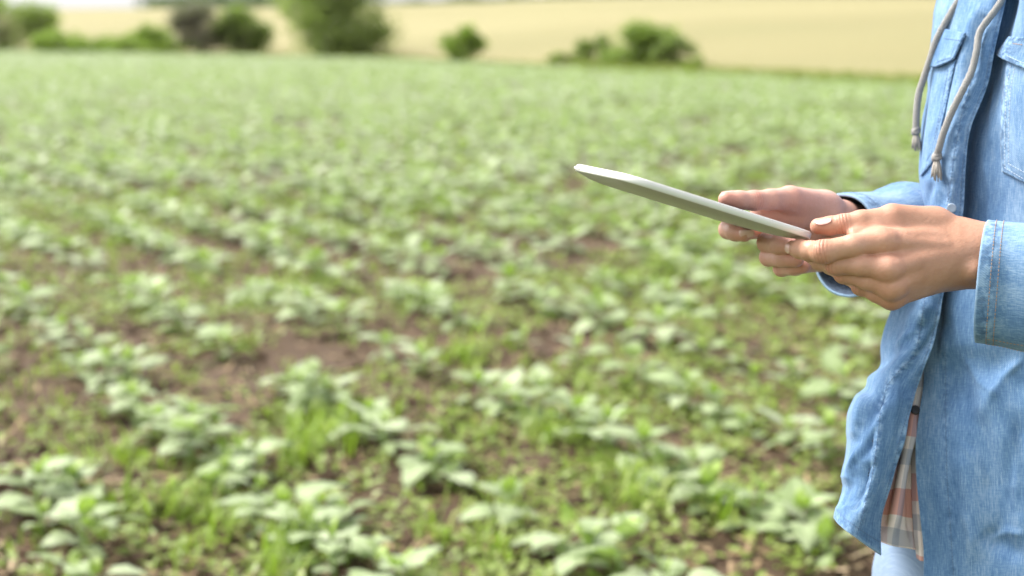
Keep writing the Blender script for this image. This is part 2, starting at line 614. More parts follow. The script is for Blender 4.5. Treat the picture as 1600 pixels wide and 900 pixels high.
def surface_nets(D, lo, h):
    s = D < 0
    c = np.zeros(np.array(D.shape) - 1, np.int8)
    for i in (0, 1):
        for j in (0, 1):
            for k in (0, 1):
                c += s[i:i + c.shape[0], j:j + c.shape[1], k:k + c.shape[2]]
    act = (c > 0) & (c < 8)
    I = np.argwhere(act)
    pos = np.zeros((len(I), 3))
    cnt = np.zeros(len(I))
    cor = [(i, j, k) for i in (0, 1) for j in (0, 1) for k in (0, 1)]
    for a in cor:
        for ax in range(3):
            if a[ax]:
                continue
            b = list(a)
            b[ax] = 1
            va = D[I[:, 0] + a[0], I[:, 1] + a[1], I[:, 2] + a[2]]
            vb = D[I[:, 0] + b[0], I[:, 1] + b[1], I[:, 2] + b[2]]
            x = (va < 0) != (vb < 0)
            t = np.where(x, va / np.where(x, va - vb, 1), 0)
            p = np.tile(np.array(a, float), (len(I), 1))
            p[:, ax] += t
            pos[x] += p[x]
            cnt[x] += 1
    V = lo + h * (I + pos / cnt[:, None])
    idm = np.full(c.shape, -1, np.int32)
    idm[act] = np.arange(len(I))
    Q = []
    for ax in range(3):
        o1, o2 = [(1, 2), (2, 0), (0, 1)][ax]
        A = np.take(s, range(0, s.shape[ax] - 1), ax)
        B = np.take(s, range(1, s.shape[ax]), ax)
        e = np.argwhere(A != B)
        e = e[(e[:, o1] > 0) & (e[:, o2] > 0) & (e[:, o1] < c.shape[o1]) & (e[:, o2] < c.shape[o2])]
        fl = A[e[:, 0], e[:, 1], e[:, 2]]
        q = []
        for d1, d2 in ((1, 1), (0, 1), (0, 0), (1, 0)):
            f = e.copy()
            f[:, o1] -= d1
            f[:, o2] -= d2
            q.append(idm[f[:, 0], f[:, 1], f[:, 2]])
        q = np.stack(q, -1)
        q[~fl] = q[~fl][:, ::-1]
        Q.append(q)
    Q = np.concatenate(Q)
    return V, Q[(Q >= 0).all(1)]


def relax(V, F, it=2, lam=0.5):
    a = np.concatenate([F[:, 0], F[:, 1], F[:, 2], F[:, 3]])
    b = np.concatenate([F[:, 1], F[:, 2], F[:, 3], F[:, 0]])
    i = np.concatenate([a, b])
    j = np.concatenate([b, a])
    n = np.bincount(i, minlength=len(V))[:, None]
    for k in range(it):
        for l in (lam, -lam * 1.04):
            m = np.stack([np.bincount(i, V[j, c], len(V)) for c in range(3)], -1) / np.maximum(n, 1)
            V = V + l * (m - V)
    return V


mm = 0.001
# ---------------------------------------------------------------- hands
WRIST_L, WRIST_R = S(1530, 398, 1.188), S(1332, 350, 1.345)
ELBOW_L, ELBOW_R = np.array([0.655, 1.045, 1.005]), np.array([0.50, 1.53, 1.0])


def hand_left():
    J = {}
    thumb = [(S(1462, 352, 1.196), 13 * mm), (S(1392, 339, 1.186), 9.6 * mm), (S(1345, 344, 1.184), 8.4 * mm), (S(1318, 349.5, 1.186), 8.2 * mm), (S(1298, 352.5, 1.190), 7.9 * mm), (S(1278.5, 353.5, 1.193), 7.2 * mm)]
    index = [(S(1378, 377, 1.168), 10.4 * mm), (S(1333, 384, 1.162), 9.6 * mm), (S(1286, 393, 1.165), 9.7 * mm), (S(1266, 392.5, 1.176), 8.7 * mm), (S(1250, 389.5, 1.187), 8.0 * mm), (S(1238.5, 387.5, 1.199), 6.6 * mm)]
    mid = [(S(1386, 420, 1.161), 10.2 * mm), (S(1346, 414.5, 1.163), 9.1 * mm), (S(1307, 412, 1.174), 9.0 * mm), (S(1282, 408, 1.195), 8 * mm), (S(1268, 400, 1.216), 7 * mm)]
    ring = [(S(1393, 449, 1.167), 9.6 * mm), (S(1357, 438, 1.170), 8.5 * mm), (S(1320, 426.5, 1.182), 8.5 * mm), (S(1298, 415, 1.205), 7.6 * mm), (S(1286, 405, 1.225), 6.8 * mm)]
    pink = [(S(1393, 466, 1.179), 8.8 * mm), (S(1370, 459, 1.181), 7.4 * mm), (S(1346, 447, 1.189), 7.3 * mm), (S(1326, 433, 1.208), 6.6 * mm), (S(1312, 423, 1.224), 6 * mm)]
    lo = S(1225, 500, 1.13) + [-0.02, -0.03, -0.02]
    hi = S(1640, 300, 1.27) + [0.02, 0.03, 0.03]
    vx = Vox(lo, hi, 1.0 * mm)
    pal = vx.empty()
    k = 11 * mm
    w = [(1505, 374, 1.190), (1503, 392, 1.181), (1502, 408, 1.181), (1500, 422, 1.189)]
    kn = [index[0], mid[0], ring[0], pink[0]]
    wr = [12, 11.5, 11.5, 12.5]
    for (a, b), q, ra in zip(zip(w, kn), kn, wr):
        vx.capsule(pal, S(*a), q[0] + S(10 + 800, 450, 1) * 0, ra * mm, q[1] - 0.6 * mm, k)
    vx.capsule(pal, S(1505, 374, 1.19), S(1660, 388, 1.165), 15.0 * mm, 20 * mm, k)
    vx.capsule(pal, S(1500, 420, 1.19), S(1660, 435, 1.165), 14.5 * mm, 20 * mm, k)
    vx.capsule(pal, S(1505, 398, 1.187), S(1640, 410, 1.165), 17 * mm, 22 * mm, k)
    vx.capsule(pal, S(1510, 378, 1.195), S(1458, 352, 1.197), 15 * mm, 13.6 * mm, k)
    vx.capsule(pal, S(1460, 351, 1.196), S(1396, 338.5, 1.187), 13.5 * mm, 9.6 * mm, 8 * mm)
    vx.capsule(pal, S(1425, 366, 1.195), S(1395, 358, 1.188), 14 * mm, 9 * mm, k)
    vx.capsule(pal, S(1394, 355, 1.186), S(1362, 361, 1.180), 8 * mm, 6.0 * mm, 8 * mm)
    vx.capsule(pal, S(1366, 360, 1.180), S(1334, 366.5, 1.177), 6.5 * mm, 5.2 * mm, 6 * mm)
    vx.capsule(pal, S(1470, 400, 1.205), S(1410, 415, 1.195), 15 * mm, 13 * mm, k)
    vx.capsule(pal, S(1485, 425, 1.20), S(1405, 455, 1.198), 13 * mm, 9 * mm, k)
    # ulna head, extensor tendons
    vx.capsule(pal, S(1524, 424, 1.168), S(1545, 424, 1.168), 6 * mm, 6 * mm, 9 * mm)
    for q, tw in ((index, 383), (mid, 397), (ring, 408)):
        vx.capsule(pal, S(1478, tw, 1.172), q[0][0] + np.array([0, -6.5 * mm, 0.5 * mm]), 2.0 * mm, 3.4 * mm, 6 * mm)
    # knuckle heads
    for q in (index, mid, ring, pink):
        vx.capsule(pal, q[0][0] + np.array([0.5 * mm, -3.2 * mm, 1.0 * mm]), q[0][0] + np.array([4 * mm, -3.0 * mm, 1.2 * mm]), q[0][1] * 0.72, q[0][1] * 0.6, 6 * mm)
    D = vx.empty()
    for f in (thumb, index, mid, ring, pink):
        d = vx.empty()
        vx.chain(d, [(q, rr * (0.95 if 0 < i else 1.0)) for i, (q, rr) in enumerate(f)], 3.5 * mm)
        # dorsal swell of the middle joint
        if f is not thumb:
            vx.capsule(d, f[2][0] + np.array([0.002, -2.2 * mm, -0.6 * mm]), f[2][0] + np.array([-0.002, -2.2 * mm, -0.6 * mm]), f[2][1] * 0.86, f[2][1] * 0.86, 4 * mm)
        D = smin(D, d, 1.2 * mm)
    D = smin(D, pal, 6.5 * mm)
    V, F = surface_nets(D, vx.lo, vx.h)
    V = relax(V, F, 3)
    return V, F, dict(thumb=thumb, index=index, mid=mid, ring=ring, pink=pink)


def hand_right():
    thumb = [(S(1288, 326, 1.325), 16 * mm), (S(1233, 311, 1.293), 11.2 * mm), (S(1204, 312, 1.279), 9.2 * mm), (S(1178, 313.5, 1.270), 8.7 * mm), (S(1154, 313, 1.264), 8.2 * mm), (S(1135, 311.5, 1.260), 7.3 * mm)]
    index = [(S(1226, 360, 1.338), 10 * mm), (S(1168, 358, 1.318), 8.8 * mm), (S(1138.5, 358.5, 1.297), 8.6 * mm), (S(1149, 362, 1.280), 8.1 * mm), (S(1163.5, 365.5, 1.270), 7.0 * mm)]
    mid = [(S(1244, 374, 1.340), 10 * mm), (S(1205, 376, 1.312), 9.2 * mm), (S(1199, 379, 1.288), 8.9 * mm), (S(1216, 382, 1.266), 8.2 * mm), (S(1235, 384, 1.254), 7.2 * mm)]
    ring = [(S(1262, 394, 1.340), 9.6 * mm), (S(1222, 400, 1.316), 8.5 * mm), (S(1201, 402, 1.292), 7.9 * mm), (S(1222, 404, 1.272), 7.6 * mm), (S(1244, 406, 1.262), 6.8 * mm)]
    pink = [(S(1280, 408, 1.338), 9 * mm), (S(1243, 417, 1.318), 7.6 * mm), (S(1221, 419.5, 1.298), 7.0 * mm), (S(1240, 418, 1.279), 6.6 * mm), (S(1256, 417, 1.272), 6.0 * mm)]
    lo = S(1100, 480, 1.22) + [-0.02, -0.02, -0.02]
    hi = S(1400, 270, 1.46) + [0.03, 0.03, 0.03]
    vx = Vox(lo, hi, 1.1 * mm)
    pal = vx.empty()
    k = 11 * mm
    for a, q, ra in (((1318, 345, 1.352), index[0], 14), ((1322, 360, 1.358), mid[0], 13), ((1326, 375, 1.360), ring[0], 13), ((1325, 388, 1.358), pink[0], 13)):
        vx.capsule(pal, S(*a), q[0], ra * mm, q[1], k)
    vx.capsule(pal, S(1312, 342, 1.34), S(1286, 327, 1.325), 17 * mm, 16 * mm, k)
    vx.capsule(pal, S(1286, 327, 1.325), S(1236, 312, 1.295), 15.5 * mm, 11 * mm, 8 * mm)
    vx.capsule(pal, S(1292, 345, 1.322), S(1252, 334, 1.312), 14 * mm, 9 * mm, 7 * mm)
    vx.capsule(pal, S(1246, 338, 1.312), S(1186, 330, 1.300), 13 * mm, 8 * mm, 8 * mm)
    vx.capsule(pal, S(1262, 362, 1.330), S(1212, 352, 1.326), 12 * mm, 9 * mm, 8 * mm)
    vx.capsule(pal, S(1318, 385, 1.345), S(1278, 408, 1.322), 13 * mm, 9 * mm, 9 * mm)
    vx.capsule(pal, S(1312, 346, 1.348), S(1400, 355, 1.42), 17 * mm, 21 * mm, k)
    vx.capsule(pal, S(1318, 375, 1.356), S(1400, 385, 1.43), 16 * mm, 21 * mm, k)
    D = vx.empty()
    for f in (thumb, index, mid, ring, pink):
        d = vx.empty()
        vx.chain(d, f, 3.5 * mm)
        D = smin(D, d, 1.2 * mm)
    D = smin(D, pal, 4.5 * mm)
    V, F = surface_nets(D, vx.lo, vx.h)
    V = relax(V, F, 3)
    return V, F, dict(thumb=thumb, index=index, mid=mid, ring=ring, pink=pink)


def joint_attrs(V, J, flex):
    """warm: reddish skin at joints and finger ends; wr: wrinkle lines across joints"""
    warm = np.zeros(len(V))
    wr = np.zeros(len(V))
    for nm, js in J.items():
        ends = js[-1][0]
        warm = np.maximum(warm, np.exp(-((np.linalg.norm(V - ends, axis=1) / 0.011) ** 2)))
        for ji in ((3,) if nm == 'thumb' else (2,)):
            c = js[ji][0]
            ax = js[ji + 1][0] - js[ji - 1][0]
            ax = ax / np.linalg.norm(ax)
            q = V - c
            t = q @ ax
            m = np.exp(-(t / 0.0055) ** 2) * np.exp(-((np.linalg.norm(q, axis=1) / 0.016) ** 4))
            warm = np.maximum(warm, 0.75 * m)
            rad = np.linalg.norm(q - t[:, None] * ax, axis=1)
            wr += m * np.sin(t / 0.0027 * 6.283 + 2.0 * np.sin(rad / 0.003)) * 1.0
        c = js[0][0] if nm != 'thumb' else js[1][0]
        warm = np.maximum(warm, 0.5 * np.exp(-((np.linalg.norm(V - c, axis=1) / 0.013) ** 2)))
    return warm, wr


def mat_skin():
    t = NT("skin")
    pos = t.n("NewGeometry").outputs['Position']
    n1 = t.noise(28, 4, 0.55, pos)
    n2 = t.noise(420, 3, 0.6, pos)
    vor = t.n("TexVoronoi", Scale=900.0)
    t.l(pos, vor.inputs['Vector'])
    col = t.ramp(n1, [(0.3, (0.41, 0.215, 0.145)), (0.5, (0.485, 0.265, 0.185)), (0.7, (0.56, 0.32, 0.235))])
    col = t.mix(t.math('MULTIPLY', t.attr('palm'), 0.75), col, (0.63, 0.36, 0.305))
    col = t.mix(t.math('MULTIPLY', t.attr('warm'), 0.55), col, (0.54, 0.19, 0.135))
    col = t.mix(t.math('MULTIPLY', n2, 0.22), col, (0.31, 0.15, 0.09))
    col = t.mix(t.math('MULTIPLY', t.math('MAXIMUM', t.math('MULTIPLY', t.attr('wr'), -1.0), 0.0), 0.40), col, (0.25, 0.095, 0.06))
    h = t.math('ADD', t.math('MULTIPLY', vor.outputs['Distance'], 0.35), t.math('MULTIPLY', n2, 0.5))
    nrm = t.bump(t.math('MULTIPLY', t.attr('wr'), t.math('ADD', t.noise(230, 2, 0.6, pos), 0.15)), 0.5, 0.0009)
    nrm = t.bump(t.noise(75, 3, 0.6, pos), 0.35, 0.0025, nrm)
    nrm = t.bump(h, 0.3, 0.0009, nrm)
    p = t.pbr(col, 0.46, nrm)
    p.inputs['Subsurface Weight'].default_value = 0.10
    p.inputs['Subsurface Radius'].default_value = (1.0, 0.35, 0.2)
    p.inputs['Subsurface Scale'].default_value = 0.004
    p.inputs['Specular IOR Level'].default_value = 0.42
    return t.done(p)


M_SKIN = mat_skin()
M_NAIL = mat_simple("fingernail", (0.70, 0.43, 0.40), 0.2, 0.0, 300)

FEET = np.array([0.50, 1.42, 0.0])
person = thing("person", FEET, "person in a faded blue denim shirt holding a white tablet in both hands", "person")

VL, FL, JL = hand_left()
VR, FR, JR = hand_right()
wl, rl = joint_attrs(VL, JL, 1)
wr_, rr = joint_attrs(VR, JR, 1)


thR, thL = S(1512, 880, 1.425), S(1640, 880, 1.345)
LEGS = {1: (thR, np.array([0.455, 1.46, 0.46]), np.array([0.47, 1.49, 0.11])), -1: (thL, np.array([0.515, 1.30, 0.46]), np.array([0.53, 1.29, 0.11]))}


def body_rest():
    vx = Vox([0.2, 0.85, -0.02], [1.0, 1.85, 1.78], 0.009)
    D = vx.empty()
    C = np.array([0.575, 1.365])
    f = np.array([-0.956, -0.292])
    rt = np.array([-0.292, 0.956])
    b = lambda fo, ri, z: np.array([C[0] + f[0] * fo + rt[0] * ri, C[1] + f[1] * fo + rt[1] * ri, z])
    k = 0.03
    hip = 0.035
    for s in (1, -1):
        hp, kn, an = LEGS[s]
        vx.capsule(D, hp + [0.03, 0, 0.16], hp, 0.06, 0.068, k, 0.05)
        vx.capsule(D, hp, kn, 0.066, 0.05, k, 0.05)
        vx.capsule(D, kn, an, 0.048, 0.036, k, 0.05)
        vx.capsule(D, an - [0, 0, 0.03], an + np.array([-0.09, -0.03, -0.075]), 0.030, 0.022, k, 0.05)
        vx.capsule(D, b(0, 0.05 * s, 0.92), b(-.01, 0.06 * s, 1.28), 0.085, 0.085, k, 0.05)
        vx.capsule(D, b(-.01, 0.03 * s, 1.33), b(-.02, 0.15 * s, 1.31), 0.06, 0.045, k, 0.05)
    vx.capsule(D, b(-.02, -.155, 1.31), ELBOW_L + [0.028, 0.0, -0.008], 0.034, 0.026, k, 0.05)
    vx.capsule(D, ELBOW_L + [0.028, 0.0, -0.008], S(1640, 412, 1.165), 0.026, 0.022, k, 0.05)
    vx.capsule(D, b(-.02, .155, 1.31), ELBOW_R + [0.005, 0.02, 0.0], 0.034, 0.026, k, 0.05)
    vx.capsule(D, ELBOW_R + [0.005, 0.02, 0.0], S(1395, 370, 1.42), 0.026, 0.021, k, 0.05)
    vx.capsule(D, b(-.02, 0, 1.34), b(0.01, 0, 1.46), 0.052, 0.05, k, 0.05)
    # head, looking down at the tablet
    hx = b(0.03, 0, 1.565)
    fw = np.array([f[0] * .9, f[1] * .9, -0.43])
    sd = np.array([rt[0], rt[1], 0])
    upv = np.cross(fw, sd) * -1
    if upv[2] < 0:
        upv = -upv
    vx.ellipsoid(D, hx, [fw, sd, upv], [0.098, 0.075, 0.112], k, 0.05)
    vx.ellipsoid(D, hx + fw * 0.05 - upv * 0.06, [fw, sd, upv], [0.05, 0.052, 0.06], k, 0.05)
    vx.capsule(D, hx + fw * 0.095 + upv * 0.005, hx + fw * 0.112 - upv * 0.025, 0.010, 0.014, 0.012, 0.03)
    vx.capsule(D, hx + fw * 0.09 - upv * 0.062 - sd * 0.018, hx + fw * 0.09 - upv * 0.062 + sd * 0.018, 0.011, 0.011, 0.012, 0.03)
    for s in (1, -1):
        vx.ellipsoid(D, hx + sd * 0.078 * s - fw * 0.01 - upv * 0.01, [fw, sd, upv], [0.02, 0.012, 0.033], 0.01, 0.03)
    V, F = surface_nets(D, vx.lo, vx.h)
    return relax(V, F, 2), F, hx, fw, sd, upv


VB, FB_, HX, HF, HS, HU = body_rest()
z_ = np.zeros
Vall = np.concatenate([VL, VR, VB])
Fall = np.concatenate([FL, FR + len(VL), FB_ + len(VL) + len(VR)])
part("body", Vall, Fall, M_SKIN, person, attrs={
    'warm': np.concatenate([wl, wr_, z_(len(VB))]), 'wr': np.concatenate([rl, rr * 0.6, z_(len(VB))]),
    'palm': np.concatenate([z_(len(VL)), np.ones(len(VR)), z_(len(VB)) + 0.2])})
bvh_hands = BVHTree.FromPolygons(np.concatenate([VL, VR]).tolist(), np.concatenate([FL, FR + len(VL)]).tolist())


def nail(center, axis, normal, w, l, rad=0.0064):
    """Curved nail plate laid on the finger end: axis along the finger to its tip, normal out of the nail."""
    axis = np.asarray(axis, float)
    axis /= np.linalg.norm(axis)
    normal = np.asarray(normal, float)
    normal -= axis * (normal @ axis)
    normal /= np.linalg.norm(normal)
    side = np.cross(axis, normal)
    nu, nv = 15, 13
    us_ = np.linspace(-1, 1, nu)
    mid = []
    for u in us_:
        o = center + axis * u * l / 2 + normal * 0.02
        hit = bvh_hands.ray_cast(Vector(o), Vector(-normal), 0.04)
        mid.append(np.array(hit[0]) @ normal if hit[0] is not None else np.nan)
    mid = np.array(mid)
    ok = ~np.isnan(mid)
    fit = np.polyfit(us_[ok], mid[ok], 2)
    V = np.zeros((nu, nv, 3))
    c2 = center - normal * (center @ normal)
    for i, u in enumerate(us_):
        hw = (1 - 0.5 * abs(u) ** 3.5) if u > 0 else (1 - 0.42 * abs(u) ** 3)
        for j in range(nv):
            v = (j / (nv - 1) * 2 - 1) * hw
            ph = v * (w / 2) / rad
            u2 = u * (1 - 0.16 * abs(v) ** 2.2)
            V[i, j] = c2 + axis * u2 * l / 2 + normal * (np.polyval(fit, u2) + 0.00012 + rad * (math.cos(ph) - 1) - 0.0005 * max(0, -u - 0.55)) + side * rad * math.sin(ph)
    o = part("fingernail", V.reshape(-1, 3), grid_faces(nu, nv), M_NAIL, person)
    m = o.modifiers.new("thickness", 'SOLIDIFY')
    m.thickness = 0.0005
    m.offset = 0.0


vt = lambda a: (RGT * a[0] + UPV * a[1] - FWD * a[2])      # image right, image up, towards the viewer
j = JL['thumb']
nail(S(1287, 345, 1.186), j[-1][0] - j[-3][0], vt((0.0, 0.78, 0.62)), 9.5 * mm, 13.5 * mm)
j = JL['index']
nail(S(1233, 388, 1.196), j[-1][0] - j[-2][0], vt((-0.45, -0.1, 0.9)), 9.0 * mm, 11 * mm)
j = JR['index']
nail(S(1164, 365.5, 1.264), j[-1][0] - j[-2][0], vt((0.1, -0.25, 0.95)), 8.0 * mm, 9.5 * mm)
j = JR['thumb']
nail(S(1138, 304, 1.262), j[-1][0] - j[-3][0], vt((0.0, 0.96, -0.25)), 10 * mm, 12.5 * mm)

# ---------------------------------------------------------------- head hair
M_HAIR = mat_simple("brown_hair", (0.07, 0.04, 0.022), 0.45, 0.6, 500)
a1 = np.linspace(0, np.pi, 22)
a2 = np.linspace(0, 2 * np.pi, 40, endpoint=False)
A1, A2 = np.meshgrid(a1, a2, indexing='ij')
rr_ = 1 + 0.02 * np.sin(9 * A2) + 0.02 * np.sin(23 * A2 + 3 * A1)
hv = np.stack([np.sin(A1) * np.cos(A2), np.sin(A1) * np.sin(A2), np.cos(A1)], -1) * rr_[..., None]
front = np.clip(hv[..., 0], 0, 1) * np.clip(0.55 - hv[..., 2], 0, 1)
long_ = np.clip(-hv[..., 2], 0, 1)
hv = hv * (1 - 0.75 * np.clip(front * 2.2, 0, 1))[..., None]
Vh = HX + 0.006 + hv[..., 0:1] * HF * 0.112 + hv[..., 1:2] * HS * 0.088 + hv[..., 2:3] * HU * 0.124 - HF * 0.012 - np.array([0, 0, 1]) * (long_ * 0.10 * (hv[..., 0] < 0.1))[..., None]
part("hair", Vh.reshape(-1, 3), grid_faces(22, 40, True), M_HAIR, person)


# ---------------------------------------------------------------- fabrics
def mat_denim(name, base, dark, light, twill=1.0):
    """Twill cotton: fine diagonal weave from uv in metres, streaky fading, worn light/dark mottling at seams."""
    t = NT(name)
    uv = t.n("UVMap", uv_map="uv").outputs[0]
    mp = t.n("Mapping")
    t.l(uv, mp.inputs['Vector'])
    mp.inputs['Scale'].default_value = (1.0, 0.10, 1.0)
    streak = t.noise(900, 3, 0.6, mp.outputs[0])
    mp2 = t.n("Mapping")
    t.l(uv, mp2.inputs['Vector'])
    mp2.inputs['Scale'].default_value = (0.25, 1.0, 1.0)
    streak2 = t.noise(700, 3, 0.6, mp2.outputs[0])
    mp3 = t.n("Mapping")
    t.l(uv, mp3.inputs['Vector'])
    mp3.inputs['Scale'].default_value = (1.6, 0.4, 1.0)
    big = t.noise(9, 4, 0.55, mp3.outputs[0])
    midn = t.noise(60, 4, 0.6, mp3.outputs[0])
    wv = t.n("TexWave", wave_type='BANDS', bands_direction='DIAGONAL', Scale=330.0, Distortion=0.6, Detail=1.0)
    t.l(uv, wv.inputs['Vector'])
    f = t.math('ADD', t.math('MULTIPLY', streak, 0.55), t.math('MULTIPLY', streak2, 0.25))
    f = t.math('ADD', f, t.math('MULTIPLY', big, 0.75))
    f = t.math('ADD', f, t.math('MULTIPLY', midn, 0.35))
    f = t.math('SUBTRACT', f, 0.44)
    col = t.ramp(f, [(0.30, dark), (0.5, base), (0.72, light)])
    seam = t.attr('seam')
    mott = t.noise(150, 3, 0.65, uv)
    sc = t.ramp(mott, [(0.40, tuple(x * 0.62 for x in dark)), (0.5, base), (0.6, tuple(min(1, x * 1.15) for x in light))])
    col = t.mix(t.math('MULTIPLY', seam, 0.6), col, sc)
    col = t.mix(t.math('MULTIPLY', t.attr('worn'), 0.65), col, tuple(min(1, x * 1.35) for x in light))
    h = t.math('ADD', t.math('MULTIPLY', wv.outputs['Fac'], 0.5), t.math('MULTIPLY', streak, 0.9))
    nrm = t.bump(h, 0.35 * twill, 0.0006)
    nrm = t.bump(t.math('MULTIPLY', mott, seam), 0.5, 0.002, nrm)
    p = t.pbr(col, 0.88, nrm)
    p.inputs['Specular IOR Level'].default_value = 0.2
    p.inputs['Sheen Weight'].default_value = 0.12
    p.inputs['Sheen Roughness'].default_value = 0.5
    return t.done(p)


M_DENIM = mat_denim("faded_denim", (0.108, 0.210, 0.38), (0.050, 0.121, 0.265), (0.245, 0.36, 0.515))
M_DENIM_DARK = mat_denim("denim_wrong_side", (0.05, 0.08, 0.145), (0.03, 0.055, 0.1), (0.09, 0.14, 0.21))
M_JEANS = mat_denim("washed_jeans", (0.18, 0.25, 0.37), (0.125, 0.19, 0.30), (0.25, 0.325, 0.44))
M_THREAD = mat_simple("blue_thread", (0.10, 0.17, 0.30), 0.8)
M_THREAD_TAN = mat_simple("tan_thread", (0.36, 0.25, 0.19), 0.8)
M_THREAD_PALE = mat_simple("pale_thread", (0.42, 0.52, 0.66), 0.8)


def cr(a, n):
    """Uniform Catmull-Rom resampling of rows a[k, ...] to n samples."""
    a = np.asarray(a, float)
    k = len(a)
    e = np.concatenate([[2 * a[0] - a[1]], a, [2 * a[-1] - a[-2]]])
    t = np.linspace(0, k - 1, n)
    i = np.minimum(t.astype(int), k - 2)
    u = (t - i).reshape((-1,) + (1,) * (a.ndim - 1))
    p0, p1, p2, p3 = e[i], e[i + 1], e[i + 2], e[i + 3]
    return 0.5 * (2 * p1 + (p2 - p0) * u + (2 * p0 - 5 * p1 + 4 * p2 - p3) * u ** 2 + (3 * p1 - p0 - 3 * p2 + p3) * u ** 3)


def net(rows, nu, nv):
    """rows of (px, py, depth) -> smooth grid of world points (nu x nv)"""
    A = np.array([[S(*c) for c in r] for r in rows])
    A = cr(A, nu)
    return np.swapaxes(cr(np.swapaxes(A, 0, 1), nv), 0, 1)


def gnormals(A):
    du = np.gradient(A, axis=0)
    dv = np.gradient(A, axis=1)
    n = np.cross(du, dv)
    return n / (np.linalg.norm(n, axis=2)[..., None] + 1e-12)


def poly_dist(Q, line):
    """2-D distance of points Q to a polyline, in pixels, with the arc parameter 0..1"""
    line = np.asarray(line, float)
    best = np.full(Q.shape[:-1], 1e9)
    par = np.zeros(Q.shape[:-1])
    n = len(line) - 1
    for i in range(n):
        a, b = line[i], line[i + 1]
        ab = b - a
        t = np.clip(((Q - a) @ ab) / (ab @ ab), 0, 1)
        d = np.linalg.norm(Q - a - t[..., None] * ab, axis=-1)
        m = d < best
        best = np.where(m, d, best)
        par = np.where(m, (i + t) / n, par)
    return best, par


def apply_folds(A, N, folds):
    pr = project(A)[..., :2]
    off = np.zeros(A.shape[:2])
    for line, amp, wid in folds:
        d, t = poly_dist(pr, line)
        off += 1.5 * amp * mm * np.exp(-(d / wid) ** 2) * np.clip(np.minimum(t, 1 - t) * 5 + 0.15, 0, 1)
    return A + N * off[..., None]


def arc_uv(A):
    u = np.concatenate([[np.zeros(A.shape[1])], np.cumsum(np.linalg.norm(np.diff(A, axis=0), axis=2), 0)])
    v = np.concatenate([np.zeros((A.shape[0], 1)), np.cumsum(np.linalg.norm(np.diff(A, axis=1), axis=2), 1)], 1)
    v = v.mean(0)[None, :] + 0 * v
    u = u.mean(1)[:, None] + 0 * u
    return np.stack([v, u], -1)


def seam_attr(A, lines, wid=6.0):
    pr = project(A)[..., :2]
    s = np.zeros(A.shape[:2])
    for l in lines:
        d, t = poly_dist(pr, l)
        s = np.maximum(s, np.exp(-(d / wid) ** 2))
    return s


def cloth(name, A, mat, parent, seam=None, worn=None, thick=1.3, lin=None, uvo=(0, 0), out=None, **props):
    nu, nv = A.shape[:2]
    ref = -FWD if out is None else (A - A.mean(1, keepdims=True) if out == 'tube' else np.asarray(out, float))
    fc = grid_faces(nu, nv)
    if (gnormals(A) * ref).sum(-1).mean() < 0:      # gnormals = du x dv; faces run dv x du
        pass
    else:
        fc = fc[:, ::-1]
    s = np.zeros((nu, nv)) if seam is None else seam
    w = np.zeros((nu, nv)) if worn is None else worn
    o = part(name, A.reshape(-1, 3), fc, mat, parent, attrs={'seam': s.ravel(), 'worn': w.ravel()}, uv=(arc_uv(A) + np.array(uvo)).reshape(-1, 2), **props)
    if thick:
        m = o.modifiers.new("thickness", 'SOLIDIFY')
        m.thickness = thick * mm
        m.offset = -1.0
        if lin is not None:
            o.data.materials.append(lin)
            m.material_offset = 1
            m.material_offset_rim = 0
    return o


def bvh_grid(A):
    nu, nv = A.shape[:2]
    return BVHTree.FromPolygons(A.reshape(-1, 3).tolist(), grid_faces(nu, nv).tolist())


def on(bvh, px, py, lift=0.0):
    """Point of a surface under a photo pixel, raised by lift along the surface normal (towards the viewer)."""
    r = FWD + (px - 800) / FPX * RGT + (450 - py) / FPX * UPV
    h = bvh.ray_cast(Vector(CAMP), Vector(r / np.linalg.norm(r)), 5.0)
    if h[0] is None:
        h = bvh.find_nearest(Vector(P(px, py, 1.33)))
    n = np.array(h[1])
    if n @ r > 0:
        n = -n
    return np.array(h[0]) + n * lift, n


def trace(bvh, line, step=3.0, lift=0.0):
    line = np.asarray(line, float)
    pts = []
    for a, b in zip(line[:-1], line[1:]):
        k = max(2, int(np.linalg.norm(b - a) / step))
        for i in range(k):
            pts.append(a + (b - a) * i / k)
    pts.append(line[-1])
    h = [on(bvh, p[0], p[1], lift) for p in pts]
    return np.array([x[0] for x in h]), np.array([x[1] for x in h])


STITCH = []


def stitch_pts(Pn, Nn, pitch=3.1, length=2.2, rad=0.42):
    seg = np.linalg.norm(np.diff(Pn, axis=0), axis=1)
    keep = np.concatenate([[True], seg > 1e-6])
    Pn, Nn = Pn[keep], Nn[keep]
    L = np.concatenate([[0], np.cumsum(np.linalg.norm(np.diff(Pn, axis=0), axis=1))])
    out = []
    s = 0.001
    while s + length * mm < L[-1]:
        q = [np.array([np.interp(s + e * mm, L, Pn[:, c]) for c in range(3)]) for e in (0, length / 2, length)]
        n = np.array([np.interp(s, L, Nn[:, c]) for c in range(3)])
        t = q[2] - q[0]
        w = np.cross(t, n)
        w = w / (np.linalg.norm(w) + 1e-9) * rad * mm
        V = []
        for i, h in enumerate((-0.1, 0.45, -0.1)):
            k = 0.7 if i != 1 else 1.0
            V += [q[i] - w * k, q[i] + n * h * mm + n * 0.2 * mm, q[i] + w * k]
        out.append((np.array(V), [[0, 1, 4, 3], [1, 2, 5, 4], [3, 4, 7, 6], [4, 5, 8, 7]]))
        s += pitch * mm * random.uniform(0.93, 1.07)
    return out


